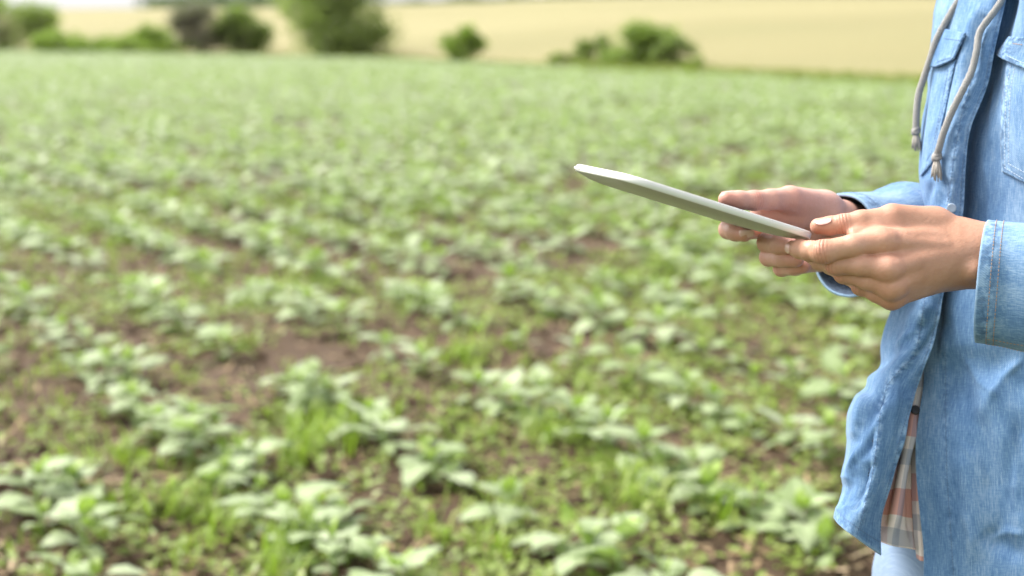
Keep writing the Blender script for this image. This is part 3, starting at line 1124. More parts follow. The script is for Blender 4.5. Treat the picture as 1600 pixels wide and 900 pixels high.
def stitches(parent, bvh, lines, mat, lift=0.0002, **kw):
    ps = []
    for l in lines:
        Pn, Nn = trace(bvh, l, 3.0, lift)
        ps += stitch_pts(Pn, Nn, **kw)
    V, F = join(ps)
    return part("stitching", V, F, mat, parent, kind="stuff")


def patch(bvh, c00, c01, c11, c10, nu, nv, lift, edge=None, shape=None):
    """Quad patch between four photo pixels laid on a surface; c00-c01 is the top edge."""
    A = np.zeros((nu, nv, 3))
    for i in range(nu):
        for j in range(nv):
            u, v = i / (nu - 1), j / (nv - 1)
            q = (np.array(c00) * (1 - u) * (1 - v) + np.array(c01) * (1 - u) * v + np.array(c11) * u * v + np.array(c10) * u * (1 - v))
            if shape:
                q = q + np.array(shape(u, v))
            l = lift(u, v) if callable(lift) else lift
            A[i, j] = on(bvh, q[0], q[1], l)[0]
    return A


# ---------------------------------------------------------------- the denim shirt
def rrow(y, e, s, d, w=27):
    return [(e, y, d), (e - w, y, d + 0.004), ((e - w + s) / 2, y, d + 0.030), (s, y, d + 0.078), (s + 14, y, d + 0.155), (s + 55, y, d + 0.225)]


RIGHT = [rrow(-260, 1655, 1515, 1.37), rrow(-150, 1605, 1478, 1.34), rrow(-60, 1586, 1470, 1.325), rrow(0, 1572, 1466, 1.318), rrow(70, 1556, 1460, 1.31), rrow(133, 1543, 1452, 1.305),
         rrow(200, 1517, 1441, 1.303), rrow(260, 1509, 1438, 1.304), rrow(330, 1505, 1441, 1.307), rrow(400, 1490, 1426, 1.308), rrow(456, 1475, 1403, 1.305),
         rrow(529, 1461, 1378, 1.30),
         [(1442, 581, 1.296), (1408, 577, 1.302), (1389, 578, 1.325), (1373, 581, 1.365), (1385, 585, 1.44), (1440, 585, 1.53)],
         [(1425, 638, 1.288), (1381, 628, 1.284), (1354, 628, 1.300), (1333, 634, 1.332), (1352, 640, 1.41), (1432, 640, 1.52)],
         [(1410, 690, 1.283), (1371, 688, 1.275), (1345, 688, 1.287), (1324, 690, 1.317), (1345, 690, 1.40), (1430, 690, 1.52)],
         [(1395, 748, 1.279), (1363, 750, 1.268), (1339, 748, 1.279), (1318, 745, 1.31), (1345, 745, 1.39), (1430, 742, 1.52)],
         [(1381, 808, 1.276), (1350, 800, 1.262), (1326, 793, 1.273), (1305, 785, 1.306), (1335, 780, 1.38), (1430, 770, 1.52)],
         [(1378, 868, 1.276), (1340, 842, 1.260), (1318, 826, 1.268), (1301, 806, 1.30), (1330, 800, 1.37), (1430, 785, 1.52)]]
AR = net(RIGHT, 300, 110)
NR = gnormals(AR)
if (NR[150, 10] @ FWD) > 0:
    NR = -NR
prR = project(AR)
FOLD_R = [
    ([(1432, 548), (1398, 580), (1372, 592), (1352, 602)], 4.0, 10),
    ([(1384, 606), (1366, 632), (1358, 670), (1352, 720)], -7.0, 13),
    ([(1352, 612), (1340, 650), (1337, 690)], 4.0, 9),
    ([(1372, 640), (1352, 690), (1330, 735), (1318, 760)], 5.0, 9),
    ([(1362, 720), (1345, 760), (1335, 800)], -5, 10),
    ([(1335, 730), (1320, 770), (1312, 795)], -3, 9),
    ([(1460, 470), (1430, 500), (1405, 560)], 3.0, 14),
    ([(1470, 0), (1462, 60), (1450, 140)], 2.0, 10),
    ([(1528, 0), (1512, 60), (1500, 120), (1490, 180)], 3.0, 10),
    ([(1545, 10), (1530, 60), (1515, 130)], -2.5, 9),
    ([(1500, 215), (1492, 270), (1486, 330)], 1.6, 7),
    ([(1455, 270), (1460, 300), (1458, 340)], 2.0, 9),
    ([(1475, 280), (1470, 330)], -2.0, 7),
    ([(1450, 480), (1432, 520), (1400, 545)], 1.4, 5), ([(1468, 500), (1445, 540), (1420, 566)], -1.5, 5), ([(1376, 596), (1350, 640), (1342, 668)], 1.6, 5),
    ([(1366, 668), (1346, 716), (1326, 742)], -1.6, 5), ([(1354, 770), (1330, 790), (1312, 790)], 1.4, 5), ([(1405, 600), (1398, 650), (1390, 700)], 0.9, 6),
    ([(1520, 10), (1506, 50), (1500, 96)], -1.2, 5), ([(1484, 5), (1478, 36)], 1.2, 5), ([(1462, 285), (1452, 310), (1448, 335)], -1.3, 5)]
AR = apply_folds(AR, NR, FOLD_R)
uvR = arc_uv(AR)
EDGE_R = [(1572, 0), (1553, 80), (1543, 133), (1517, 200), (1509, 260), (1505, 330), (1490, 400), (1475, 456), (1461, 529), (1442, 581), (1425, 638), (1410, 690), (1395, 748), (1381, 808), (1379, 862)]
PLK_R = [(1543, 20), (1527, 90), (1514, 140), (1500, 190), (1491, 240), (1485, 290), (1478, 335), (1462, 400), (1446, 460), (1437, 520), (1430, 556), (1406, 578), (1386, 602), (1376, 640), (1371, 690), (1362, 748), (1349, 800), (1338, 838)]
# slight ripple along the free edge and puckers at the placket seam
ed = np.exp(-(np.arange(110)[None, :] / 5.0) ** 2)
rip = 1.6 * mm * fnoise(uvR[..., 1] * 95, uvR[..., 0] * 0, 5, 6, 0.5, 2.0) * ed
pk, _ = poly_dist(project(AR)[..., :2], PLK_R)
rip = rip + 0.55 * mm * np.exp(-(pk / 8) ** 2) * fnoise(uvR[..., 1] * 420, uvR[..., 0] * 90, 6, 7, 0.6, 1.6)
rip = rip + 0.9 * mm * fnoise(uvR[..., 1] * 40, uvR[..., 0] * 70, 8, 8, 0.5, 1.8) + 0.45 * mm * fnoise(uvR[..., 1] * 110, uvR[..., 0] * 190, 9, 8, 0.5, 1.8)
NR = gnormals(AR)
if (NR[150, 10] @ FWD) > 0:
    NR = -NR
AR = AR + NR * rip[..., None]
# free edge: the folded placket rim, worn pale
col_i = np.arange(110)[None, :] + np.zeros((300, 1))
HEM_R = [(1300, 800), (1318, 820), (1340, 836), (1378, 860)]
seamR = np.maximum(seam_attr(AR, [PLK_R, EDGE_R], 6), 0.7 * seam_attr(AR, [HEM_R], 9))
wornR = np.maximum(np.clip(1 - col_i / 1.2, 0, 1) * 0.7, np.clip(1 - np.abs(np.arange(300)[:, None] - 299) / 2.0, 0, 1) * 0.6 + 0 * col_i)
bvhR = bvh_grid(AR)


def lrow(y, e, d, tuck=30):
    return [(e - tuck, y, d + 0.022), (e, y, d + 0.014), (e + 22, y, d - 0.004), (1605, y, min(d - 0.055, 1.262)), (1700, y, 1.212), (1850, y, 1.168), (1990, y, 1.20)]


LEFT = [lrow(-260, 1655, 1.375), lrow(-150, 1605, 1.345), lrow(-60, 1586, 1.332), lrow(0, 1572, 1.325), lrow(70, 1556, 1.318), lrow(133, 1543, 1.315), lrow(200, 1520, 1.315), lrow(260, 1510, 1.315),
        lrow(330, 1505, 1.318), lrow(400, 1490, 1.316), lrow(456, 1475, 1.312), lrow(529, 1461, 1.306),
        [(1444, 581, 1.322), (1460, 581, 1.314), (1490, 581, 1.302), (1605, 581, 1.255), (1700, 581, 1.21), (1850, 581, 1.168), (1990, 581, 1.20)],
        [(1437, 640, 1.310), (1455, 640, 1.306), (1485, 640, 1.295), (1605, 640, 1.248), (1700, 640, 1.205), (1850, 640, 1.165), (1990, 640, 1.20)],
        [(1431, 690, 1.303), (1450, 690, 1.298), (1482, 690, 1.288), (1605, 690, 1.243), (1700, 690, 1.20), (1850, 690, 1.16), (1990, 690, 1.20)],
        [(1432, 748, 1.298), (1452, 748, 1.293), (1484, 748, 1.282), (1605, 748, 1.24), (1700, 748, 1.20), (1850, 748, 1.16), (1990, 748, 1.20)],
        [(1438, 808, 1.295), (1458, 808, 1.289), (1488, 808, 1.278), (1605, 808, 1.235), (1700, 808, 1.195), (1850, 808, 1.155), (1990, 808, 1.20)],
        [(1443, 860, 1.292), (1463, 860, 1.286), (1492, 860, 1.275), (1605, 860, 1.235), (1700, 860, 1.195), (1850, 860, 1.155), (1990, 860, 1.20)],
        [(1443, 930, 1.290), (1463, 932, 1.284), (1492, 935, 1.273), (1605, 940, 1.232), (1700, 940, 1.19), (1850, 930, 1.155), (1990, 900, 1.20)]]
AL = net(LEFT, 320, 210)
NL = gnormals(AL)
if (NL[150, 40] @ FWD) > 0:
    NL = -NL
FOLD_L = [
    ([(1600, 20), (1575, 120), (1560, 230)], 1.8, 16),
    ([(1545, 190), (1535, 260), (1530, 330)], 1.5, 12),
    ([(1600, 560), (1560, 610), (1520, 660)], 3.0, 20),
    ([(1520, 560), (1555, 640), (1575, 720), (1590, 800)], 3.5, 22),
    ([(1500, 540), (1510, 620), (1545, 720), (1560, 800)], -2.5, 20),
    ([(1600, 640), (1580, 740), (1560, 860)], -3.0, 18),
    ([(1500, 700), (1520, 780), (1525, 880)], 2.5, 18),
    ([(1535, 830), (1560, 850), (1600, 870)], -4.0, 14),
    ([(1470, 480), (1485, 560), (1490, 640)], -2.0, 16),
    ([(1502, 556), (1530, 596), (1566, 622)], 1.3, 5), ([(1598, 560), (1570, 590), (1548, 634)], 1.4, 6), ([(1498, 690), (1525, 716), (1540, 760)], 1.1, 5),
    ([(1540, 846), (1572, 832), (1602, 836)], 1.5, 6), ([(1506, 800), (1520, 840), (1518, 890)], 1.0, 5), ([(1575, 660), (1590, 720), (1586, 790)], 1.2, 6),
    ([(1540, 250), (1548, 300), (1545, 345)], 0.9, 5), ([(1556, 120), (1550, 180), (1552, 240)], 0.9, 5)]
AL = apply_folds(AL, NL, FOLD_L)
uvL = arc_uv(AL)
LPLK = [(1477, 540), (1478, 600), (1478, 680), (1480, 750), (1485, 820), (1490, 900)]
lk, _ = poly_dist(project(AL)[..., :2], LPLK)
AL = AL + NL * (0.35 * mm * fnoise(uvL[..., 1] * 90, uvL[..., 0] * 150, 19, 8, 0.5, 1.8) + 1.0 * mm * fnoise(uvL[..., 1] * 30, uvL[..., 0] * 45, 18, 8, 0.5, 1.8) + 0.35 * mm * np.exp(-(lk / 6) ** 2) * fnoise(uvL[..., 1] * 380, uvL[..., 0] * 60, 16, 7, 0.6, 1.6))[..., None]
bvhL = bvh_grid(AL)
EDGE_L = [(1444, 590), (1437, 640), (1431, 690), (1432, 748), (1438, 808), (1443, 860), (1443, 930)]
seamL = np.maximum(0.55 * seam_attr(AL, [LPLK], 5), 0.5 * seam_attr(AL, [EDGE_L], 4))
col_l = np.arange(210)[None, :] + np.zeros((320, 1))
wornL = np.clip(1 - col_l / 1.2, 0, 1) * 0.8

# back of the shirt closes the garment between the side seams
C_ = np.array([0.60, 1.37])
zz = np.linspace(0.72, 1.42, 60)
aa = np.linspace(0, 1, 60)
sideR = AR[:, -1]
sideL = AL[:, -1]
AB = np.zeros((60, 60, 3))
for i in range(60):
    a = sideL[int(i / 59 * (len(sideL) - 1))]
    b = sideR[int(i / 59 * (len(sideR) - 1))]
    for j, t in enumerate(aa):
        p = a * (1 - t) + b * t
        p = p + np.array([0.956, 0.292, 0]) * 0.17 * math.sin(math.pi * t) ** 0.7
        AB[i, j] = p
shirt = cloth("denim_shirt", AB, M_DENIM, person, thick=1.3, out=(0.956, 0.292, 0))
cloth("front_panel", AR, M_DENIM, shirt, seamR, wornR, 1.6, M_DENIM_DARK, label="loose front panel flaring away with the overlapping placket")
cloth("front_panel", AL, M_DENIM, shirt, seamL, wornL, 1.6, M_DENIM_DARK, uvo=(3.1, 0.4))
off_line = lambda l, dx, dy=0: [(a + dx, b + dy) for a, b in l]
stitches(shirt, bvhR, [PLK_R, off_line(EDGE_R, -5), off_line(HEM_R, 3, -9)], M_THREAD)
stitches(shirt, bvhL, [LPLK], M_THREAD, pitch=2.6, length=1.8, rad=0.35)

# breast pockets with flaps (far side, then near side)
def lip(u, v):
    return 0.0020


ApR = patch(bvhR, (1461, 98), (1495, 94), (1462, 250), (1441, 262), 60, 16, 0.0018, shape=lambda u, v: (0, 14 * max(0, u - 0.88) / 0.12 * (1 - v)))
cloth("breast_pocket", ApR, M_DENIM, shirt, seam=seam_attr(ApR, [[(1493, 98), (1478, 180), (1466, 240), (1445, 274)]], 9), uvo=(1.3, 0.2), thick=1.4)
AfR = patch(bvhR, (1466, 44), (1511, 53), (1496, 94), (1457, 106), 26, 24, lambda u, v: 0.0035 + 0.003 * u + 0.0012 * math.sin(9 * v + 3 * u) * u, shape=lambda u, v: (0, 5 * math.sin(v * 3.14) * u))
cloth("pocket_flap", AfR, M_DENIM, shirt, seam=seam_attr(AfR, [[(1464, 102), (1496, 92), (1510, 54)]], 9), uvo=(2.3, 0.7), thick=2.2)
bpR, bfR = bvh_grid(ApR), bvh_grid(AfR)
stitches(shirt, bpR, [[(1490, 103), (1475, 180), (1463, 240), (1448, 262)], [(1482, 108), (1468, 180), (1456, 238), (1446, 254)]], M_THREAD)
stitches(shirt, bfR, [[(1466, 96), (1490, 89), (1500, 66)], [(1474, 60), (1505, 64)]], M_THREAD)
ApL = patch(bvhL, (1577, 92), (1690, 95), (1690, 330), (1567, 268), 60, 40, 0.0018, shape=lambda u, v: (-6 * math.sin(u * 3.14), 55 * max(0, u - 0.8) / 0.2 * max(0, 1 - abs(v - 0.5) * 2) * 0.0))
cloth("breast_pocket", ApL, M_DENIM, shirt, seam=seam_attr(ApL, [[(1577, 95), (1570, 140), (1567, 200), (1567, 265), (1600, 290)]], 10), uvo=(4.2, 0.1), thick=1.4)
AfL = patch(bvhL, (1582, 57), (1700, 62), (1700, 130), (1567, 88), 24, 40, lambda u, v: 0.0035 + 0.003 * u + 0.0012 * math.sin(14 * v + 2 * u) * u, shape=lambda u, v: (0, 14 * v * u * (1 - v) * 2))
cloth("pocket_flap", AfL, M_DENIM, shirt, seam=seam_attr(AfL, [[(1568, 88), (1582, 60), (1640, 60)], [(1568, 90), (1600, 106), (1640, 118)]], 9), uvo=(5.2, 0.6), thick=2.2)
bpL, bfL = bvh_grid(ApL), bvh_grid(AfL)
stitches(shirt, bpL, [[(1580, 100), (1573, 140), (1570, 200), (1570, 262), (1600, 280)], [(1586, 104), (1579, 140), (1576, 200), (1576, 256), (1606, 272)]], M_THREAD_PALE)
stitches(shirt, bfL, [[(1573, 87), (1600, 99), (1640, 110)]], M_THREAD_PALE)
stitches(shirt, bfL, [[(1582, 68), (1598, 70)]], M_THREAD_TAN)


# snap on the placket, button lower down
def disc(bvh, px, py, rad, mat, name, parent, h=1.6, rings=((1.0, 0.0), (1.0, 0.6), (0.82, 1.0), (0.6, 0.75), (0.0, 0.9))):
    c, n = on(bvh, px, py, 0.0002)
    a = np.cross(n, [0, 0, 1.0])
    a /= np.linalg.norm(a)
    b = np.cross(n, a)
    V = []
    for rr0, hh0 in rings:
        for i in range(20):
            t = i / 20 * 2 * math.pi
            V.append(c + (a * math.cos(t) + b * math.sin(t)) * rad * rr0 * mm + n * hh0 * h * mm)
    return part(name, np.array(V), grid_faces(len(rings), 20, True)[:, ::-1], mat, parent)


M_PEARL = mat_simple("pearl_snap", (0.33, 0.42, 0.54), 0.3)
M_BLACKBTN = mat_simple("black_button", (0.02, 0.02, 0.022), 0.3)
disc(bvhR, 1487, 325, 4.4, M_PEARL, "snap_button", shirt, 0.9)


# ---------------------------------------------------------------- sleeves and cuffs
def sleeve(path, rad, flat, nu, nv, seed, wr_amp=3.0, upv=None):
    """Loose cloth tube along a path; rad (vertical) and flat (horizontal) half sizes per path point."""
    A = cr(np.asarray(path), nu)
    rv = cr(np.asarray(rad)[:, None], nu)[:, 0]
    rh = cr(np.asarray(flat)[:, None], nu)[:, 0]
    T = np.gradient(A, axis=0)
    T /= np.linalg.norm(T, axis=1)[:, None]
    z = np.array([0, 0, 1.0]) if upv is None else upv
    U = np.cross(T, z)
    U /= np.linalg.norm(U, axis=1)[:, None]
    W = np.cross(U, T)
    a = np.linspace(np.pi, 3 * np.pi, nv)
    ca, sa = np.cos(a), np.sin(a)
    pw = 0.85
    ca = np.sign(ca) * np.abs(ca) ** pw
    sa = np.sign(sa) * np.abs(sa) ** pw
    s = np.concatenate([[0], np.cumsum(np.linalg.norm(np.diff(A, axis=0), axis=1))])
    X = s[:, None] * 38
    Y = a[None, :] * 1.0
    nz = fnoise(X + 1.2 * np.cos(Y), 2.4 * np.sin(Y), seed, 8, 0.5, 1.8)
    amp = wr_amp * mm * np.clip(0.12 + s / 0.10, 0.0, 1.0)
    k = amp[:, None] * nz
    return A[:, None] + (rh[:, None] + k)[..., None] * ca[None, :, None] * U[:, None] + (rv[:, None] + k)[..., None] * sa[None, :, None] * W[:, None]


# near sleeve
cuffL = S(1535, 439, 1.186)
sh_L = np.array([0.615, 1.215, 1.335])
pL = [cuffL, S(1600, 445, 1.172), S(1700, 462, 1.135), S(1830, 500, 1.09), ELBOW_L + [0.03, -0.005, -0.01], ELBOW_L + [0.025, 0.05, 0.12], sh_L + [0, -0.02, -0.06], sh_L + [0, 0.03, 0.03]]
ASL = sleeve(pL, [0.0500, 0.0505, 0.052, 0.055, 0.058, 0.062, 0.066, 0.06], [0.040, 0.041, 0.043, 0.048, 0.052, 0.06, 0.062, 0.05], 150, 64, 31, 4.0)
ncL = 40
CUFF_L = 34
capx = project(ASL)
seamSL = np.zeros(ASL.shape[:2])
sl_arc = np.concatenate([[0], np.cumsum(np.linalg.norm(np.diff(ASL.mean(1), axis=0), axis=1))])
seamSL = np.maximum(seamSL, (np.exp(-((sl_arc - 0.006) / 0.006) ** 2))[:, None])
ang = np.linspace(np.pi, 3 * np.pi, 64)
botm = np.exp(-((np.abs(ang - 1.5 * np.pi)) / 0.22) ** 2)[None, :] * np.clip(1 - (sl_arc - 0.08) / 0.02, 0, 1)[:, None]
seamSL = np.maximum(seamSL, botm)
wornSL = np.clip(1 - np.arange(150) / 0.8, 0, 1)[:, None] * 0.9 + np.zeros((1, 64))
cuff_n = 46
cloth("sleeve", ASL[cuff_n - 2:], M_DENIM, shirt, seam=np.exp(-(np.arange(150 - cuff_n + 2) / 3.0) ** 2)[:, None] + np.zeros((1, 64)), uvo=(0.3, 6.1), out='tube')
off = 0.0016
NSL = gnormals(ASL)
cc = ASL.mean(1, keepdims=True)
if ((NSL * (ASL - cc)).sum(-1)).mean() < 0:
    NSL = -NSL
ACL = (ASL + NSL * off)[:cuff_n]
cloth("cuff", ACL, M_DENIM, shirt, seam=seamSL[:cuff_n], worn=wornSL[:cuff_n], thick=2.6, lin=M_DENIM_DARK, uvo=(0.1, 7.3), out='tube')
stp = []
for row in (5, 9):
    Pn, Nn = ACL[row], NSL[row]
    stp += stitch_pts(Pn + Nn * 0.0003, Nn, 3.0, 2.1, 0.4)
V, F = join(stp)
part("stitching", V, F, M_THREAD_TAN, shirt, kind="stuff")
stp = []
jb = int(np.argmin(np.abs(ang - 1.5 * np.pi)))
for jj in (jb + 3, jb - 3, jb + 6, jb - 6):
    stp += stitch_pts(ACL[5:42, jj] + NSL[5:42, jj] * 0.0003, NSL[5:42, jj], 3.0, 2.1, 0.4)
V, F = join(stp)
part("stitching", V, F, M_THREAD_TAN, shirt, kind="stuff")

# far sleeve
cuffR = S(1319, 384, 1.352)
sh_R = np.array([0.515, 1.545, 1.335])
pR = [cuffR, cuffR + np.array([0.042, 0.034, 0.002]), cuffR + np.array([0.085, 0.085, 0.0]), ELBOW_R + [0.0, 0.02, 0.0], ELBOW_R + [0.03, 0.03, 0.12], sh_R + [0.01, 0.0, -0.06], sh_R + [0.01, -0.02, 0.03]]
ASR = sleeve(pR, [0.0485, 0.047, 0.049, 0.055, 0.06, 0.064, 0.06], [0.038, 0.040, 0.043, 0.05, 0.056, 0.06, 0.05], 110, 56, 37, 4.0)
NSR = gnormals(ASR)
cc = ASR.mean(1, keepdims=True)
if ((NSR * (ASR - cc)).sum(-1)).mean() < 0:
    NSR = -NSR
sr_n = 28
cloth("sleeve", ASR[sr_n - 2:], M_DENIM, shirt, seam=np.exp(-(np.arange(110 - sr_n + 2) / 3.0) ** 2)[:, None] + np.zeros((1, 56)), uvo=(0.9, 8.1), out='tube')
ACR = (ASR + NSR * off)[:sr_n]
cloth("cuff", ACR, M_DENIM, shirt, seam=np.exp(-((np.arange(sr_n) - 4) / 4.0) ** 2)[:, None] + np.zeros((1, 56)), worn=np.clip(1 - np.arange(sr_n) / 0.8, 0, 1)[:, None] * 0.9 + np.zeros((1, 56)),
      thick=2.6, lin=M_DENIM_DARK, uvo=(0.4, 9.1), out='tube')
stp = []
for row in (5,):
    stp += stitch_pts(ACR[row] + NSR[row] * 0.0003, NSR[row], 3.0, 2.1, 0.4)
V, F = join(stp)
part("stitching", V, F, M_THREAD, shirt, kind="stuff")

# collar and hood lying on the shoulders
ca_ = np.linspace(0, 2 * np.pi, 40)
hood = []
for i, (rr0, z0) in enumerate(((0.075, 1.45), (0.10, 1.465), (0.125, 1.44), (0.15, 1.40), (0.17, 1.35))):
    hood.append([[0.575 + 0.02 + rr0 * math.cos(t) * 0.95, 1.365 + rr0 * math.sin(t) * 1.1, z0 - 0.03 * max(0, -math.cos(t)) + 0.004 * math.sin(5 * t)] for t in ca_])
cloth("hood", cr(np.array(hood), 20), M_DENIM, shirt, thick=2.0, out=(0, 0, 1))


# ---------------------------------------------------------------- drawstrings
def mat_cord():
    t = NT("knit_cord")
    uv = t.n("UVMap", uv_map="uv").outputs[0]
    br = t.n("TexBrick", Scale=1.0)
    t.l(uv, br.inputs['Vector'])
    wv = t.n("TexWave", wave_type='BANDS', bands_direction='DIAGONAL', Scale=1.0, Distortion=1.2, Detail=2.0)
    mp = t.n("Mapping")
    t.l(uv, mp.inputs['Vector'])
    mp.inputs['Scale'].default_value = (9.0, 430.0, 1.0)
    t.l(mp.outputs[0], wv.inputs['Vector'])
    nz = t.noise(60, 4, 0.7, mp.outputs[0])
    n3 = t.noise(900, 3, 0.6, t.n("NewGeometry").outputs['Position'])
    f = t.math('ADD', t.math('MULTIPLY', wv.outputs['Fac'], 0.5), t.math('MULTIPLY', n3, 0.6))
    c = t.ramp(f, [(0.35, (0.10, 0.10, 0.105)), (0.5, (0.25, 0.245, 0.245)), (0.68, (0.44, 0.43, 0.42))])
    return t.done(t.pbr(c, 0.92, t.bump(f, 0.6, 0.0012)))


M_CORD = mat_cord()
M_CORDEND = mat_simple("frayed_cord", (0.40, 0.375, 0.345), 0.95, 0.5, 900)


def cord(path, rad, tip_dir, tip_len, knot):
    pts = cr(np.array(path), 90)
    n = 14
    V, F = tube(pts, rad + 0.00018 * np.sin(np.arange(90) * 2.2), n)
    L = np.concatenate([[0], np.cumsum(np.linalg.norm(np.diff(pts, axis=0), axis=1))])
    uv = np.stack([np.tile(np.linspace(0, 1, n), 90), np.repeat(L, n)], -1)
    o = part("drawstring", V, F, M_CORD, shirt, uv=uv)
    e = pts[-1]
    d = np.asarray(tip_dir, float)
    d /= np.linalg.norm(d)
    # knot: two crossed wraps
    kp = []
    s1 = np.cross(d, [0.2, 1, 0.1])
    s1 /= np.linalg.norm(s1)
    s2 = np.cross(d, s1)
    for tilt, ph in ((0.5, 0.0), (-0.5, 1.2)):
        th = np.linspace(0, 2 * np.pi, 17)
        ring = [e + d * (0.001 + 0.0022 * math.sin(x + ph) * (1 if tilt > 0 else -1)) + (s1 * math.cos(x) + s2 * math.sin(x)) * knot * 0.55 for x in th]
        kp.append(tube(ring, np.full(17, knot * 0.55), 8, False))
    kp.append(tube([e - d * 0.003, e + d * 0.004], [knot * 0.7, knot * 0.7], 10))
    V, F = join(kp)
    part("knot", V, F, M_CORD, shirt, uv=np.stack([V[:, 0] * 60, V[:, 2]], -1))
    # frayed strands
    st = []
    rs = np.random.default_rng(5)
    for i in range(22):
        a = i / 22 * 6.28 + rs.normal() * 0.2
        q = s1 * math.cos(a) + s2 * math.sin(a)
        l = tip_len * rs.uniform(0.75, 1.05)
        sp = rs.uniform(0.4, 1.15)
        st.append(tube([e + d * 0.003 + q * knot * 0.35, e + d * (0.003 + l * 0.5) + q * knot * (0.45 + 0.35 * sp), e + d * (0.003 + l) + q * knot * (0.35 + 0.8 * sp)],
                       [0.0010, 0.0011, 0.0004], 6))
    V, F = join(st)
    part("frayed_end", V, F, M_CORDEND, shirt, kind="stuff")
    return o


p2 = [(1610, -110), (1583, -45), (1562, 0), (1553, 20), (1538, 53), (1527, 84), (1518, 115), (1507, 144), (1493, 176), (1485, 198), (1479, 214), (1475, 230), (1471, 244)]
c2 = [on(bvhR, x, y, 0.0055)[0] for x, y in p2]
for i in range(len(c2)):
    c2[i] = c2[i] - FWD * 0.002
cord(c2, 0.0033, vt((-0.03, -1, 0.1)), 0.020, 0.0046)
p1 = [(1545, -80, 1.352), (1520, -35, 1.355), (1498, 0, 1.358), (1482, 27, 1.360), (1464, 60, 1.362), (1453, 93, 1.365), (1444, 120, 1.368), (1436, 145, 1.37), (1432.5, 170, 1.37), (1431.5, 190, 1.37), (1431, 203, 1.37)]
cord([S(*q) for q in p1], 0.0034, vt((0.05, -1, 0.0)), 0.017, 0.0042)


# ---------------------------------------------------------------- plaid shirt under the denim, jeans, shoes
def mat_plaid():
    t = NT("plaid_flannel")
    uv = t.n("UVMap", uv_map="uv").outputs[0]
    sp = t.n("SeparateXYZ")
    t.l(uv, sp.inputs[0])

    def bands(s, per, ph, wd):
        f = t.math('FRACT', t.math('ADD', t.math('DIVIDE', s, per), ph))
        return t.math('LESS_THAN', f, wd)
    x, y = sp.outputs[0], sp.outputs[1]
    nz = t.noise(500, 3, 0.6, uv)
    col = t.mix(t.math('MULTIPLY', nz, 0.3), (0.72, 0.63, 0.60), (0.60, 0.50, 0.48))
    col = t.mix(t.math('MULTIPLY', bands(x, 0.05, 0.1, 0.34), 0.32), col, (0.58, 0.20, 0.15))
    col = t.mix(t.math('MULTIPLY', bands(y, 0.075, 0.45, 0.34), 0.65), col, (0.55, 0.17, 0.12))
    col = t.mix(t.math('MULTIPLY', bands(y, 0.075, 0.95, 0.20), 0.45), col, (0.10, 0.16, 0.24))
    col = t.mix(t.math('MULTIPLY', bands(x, 0.05, 0.65, 0.18), 0.4), col, (0.12, 0.17, 0.26))
    return t.done(t.pbr(col, 0.92, t.bump(nz, 0.3, 0.001)))


M_PLAID = mat_plaid()
PL = [[(1425, 575, 1.330), (1440, 575, 1.325), (1462, 575, 1.328), (1500, 575, 1.33)],
      [(1412, 640, 1.318), (1430, 640, 1.312), (1450, 640, 1.318), (1495, 640, 1.325)],
      [(1398, 700, 1.312), (1418, 700, 1.305), (1440, 700, 1.312), (1490, 700, 1.322)],
      [(1382, 760, 1.306), (1406, 760, 1.299), (1434, 762, 1.308), (1488, 765, 1.318)],
      [(1370, 815, 1.300), (1396, 818, 1.293), (1430, 825, 1.306), (1488, 830, 1.315)],
      [(1364, 842, 1.297), (1394, 853, 1.290), (1426, 858, 1.304), (1488, 870, 1.315)]]
AP = net(PL, 90, 50)
NP_ = gnormals(AP)
if (NP_[40, 20] @ FWD) > 0:
    NP_ = -NP_
AP = apply_folds(AP, NP_, [([(1428, 650), (1408, 740), (1392, 840)], 5, 8), ([(1436, 690), (1426, 760), (1428, 850)], -6, 8), ([(1410, 690), (1388, 780), (1376, 836)], -3, 7), ([(1438, 760), (1440, 850)], 4, 6)])
plaid = cloth("plaid_shirt", AP, M_PLAID, person, thick=1.2, label="red, white and navy plaid shirt showing under the open denim")
disc(bvh_grid(AP), 1430, 641, 4.6, M_BLACKBTN, "button", plaid, 2.0)
# plaid tail strip hanging behind the near panel edge
AQ = net([[(1424, 700, 1.318), (1434, 700, 1.312), (1446, 700, 1.312)], [(1424, 770, 1.31), (1434, 770, 1.303), (1447, 770, 1.302)], [(1427, 830, 1.306), (1436, 832, 1.299), (1449, 835, 1.297)], [(1432, 872, 1.306), (1438, 876, 1.298), (1450, 878, 1.296)]], 60, 20)
cloth("shirt_tail", AQ, M_PLAID, plaid, thick=1.2, uvo=(0.02, 0.018))

vx = Vox([0.2, 1.05, 0.06], [0.95, 1.75, 1.05], 0.007)
D = vx.empty()
for hp, kn, an in LEGS.values():
    vx.capsule(D, hp + [0.03, 0, 0.10], hp + [0, 0, -0.02], 0.072, 0.085, 0.03, 0.05)
    vx.capsule(D, hp + [0, 0, -0.02], kn, 0.085, 0.068, 0.03, 0.05)
    vx.capsule(D, kn, an, 0.068, 0.056, 0.03, 0.05)
vx.capsule(D, thR + [0.035, 0.0, 0.11], thL + [0.035, 0.0, 0.11], 0.07, 0.07, 0.04, 0.05)
V, F = surface_nets(D, vx.lo, vx.h)
V = relax(V, F, 3)
part("jeans", V, F, M_JEANS, person, uv=np.stack([V[:, 0] + V[:, 1] * 0.5, V[:, 2]], -1), attrs={'seam': np.zeros(len(V)), 'worn': np.zeros(len(V))})
M_SHOE = mat_simple("canvas_shoe", (0.35, 0.35, 0.36), 0.8, 0.3, 300)
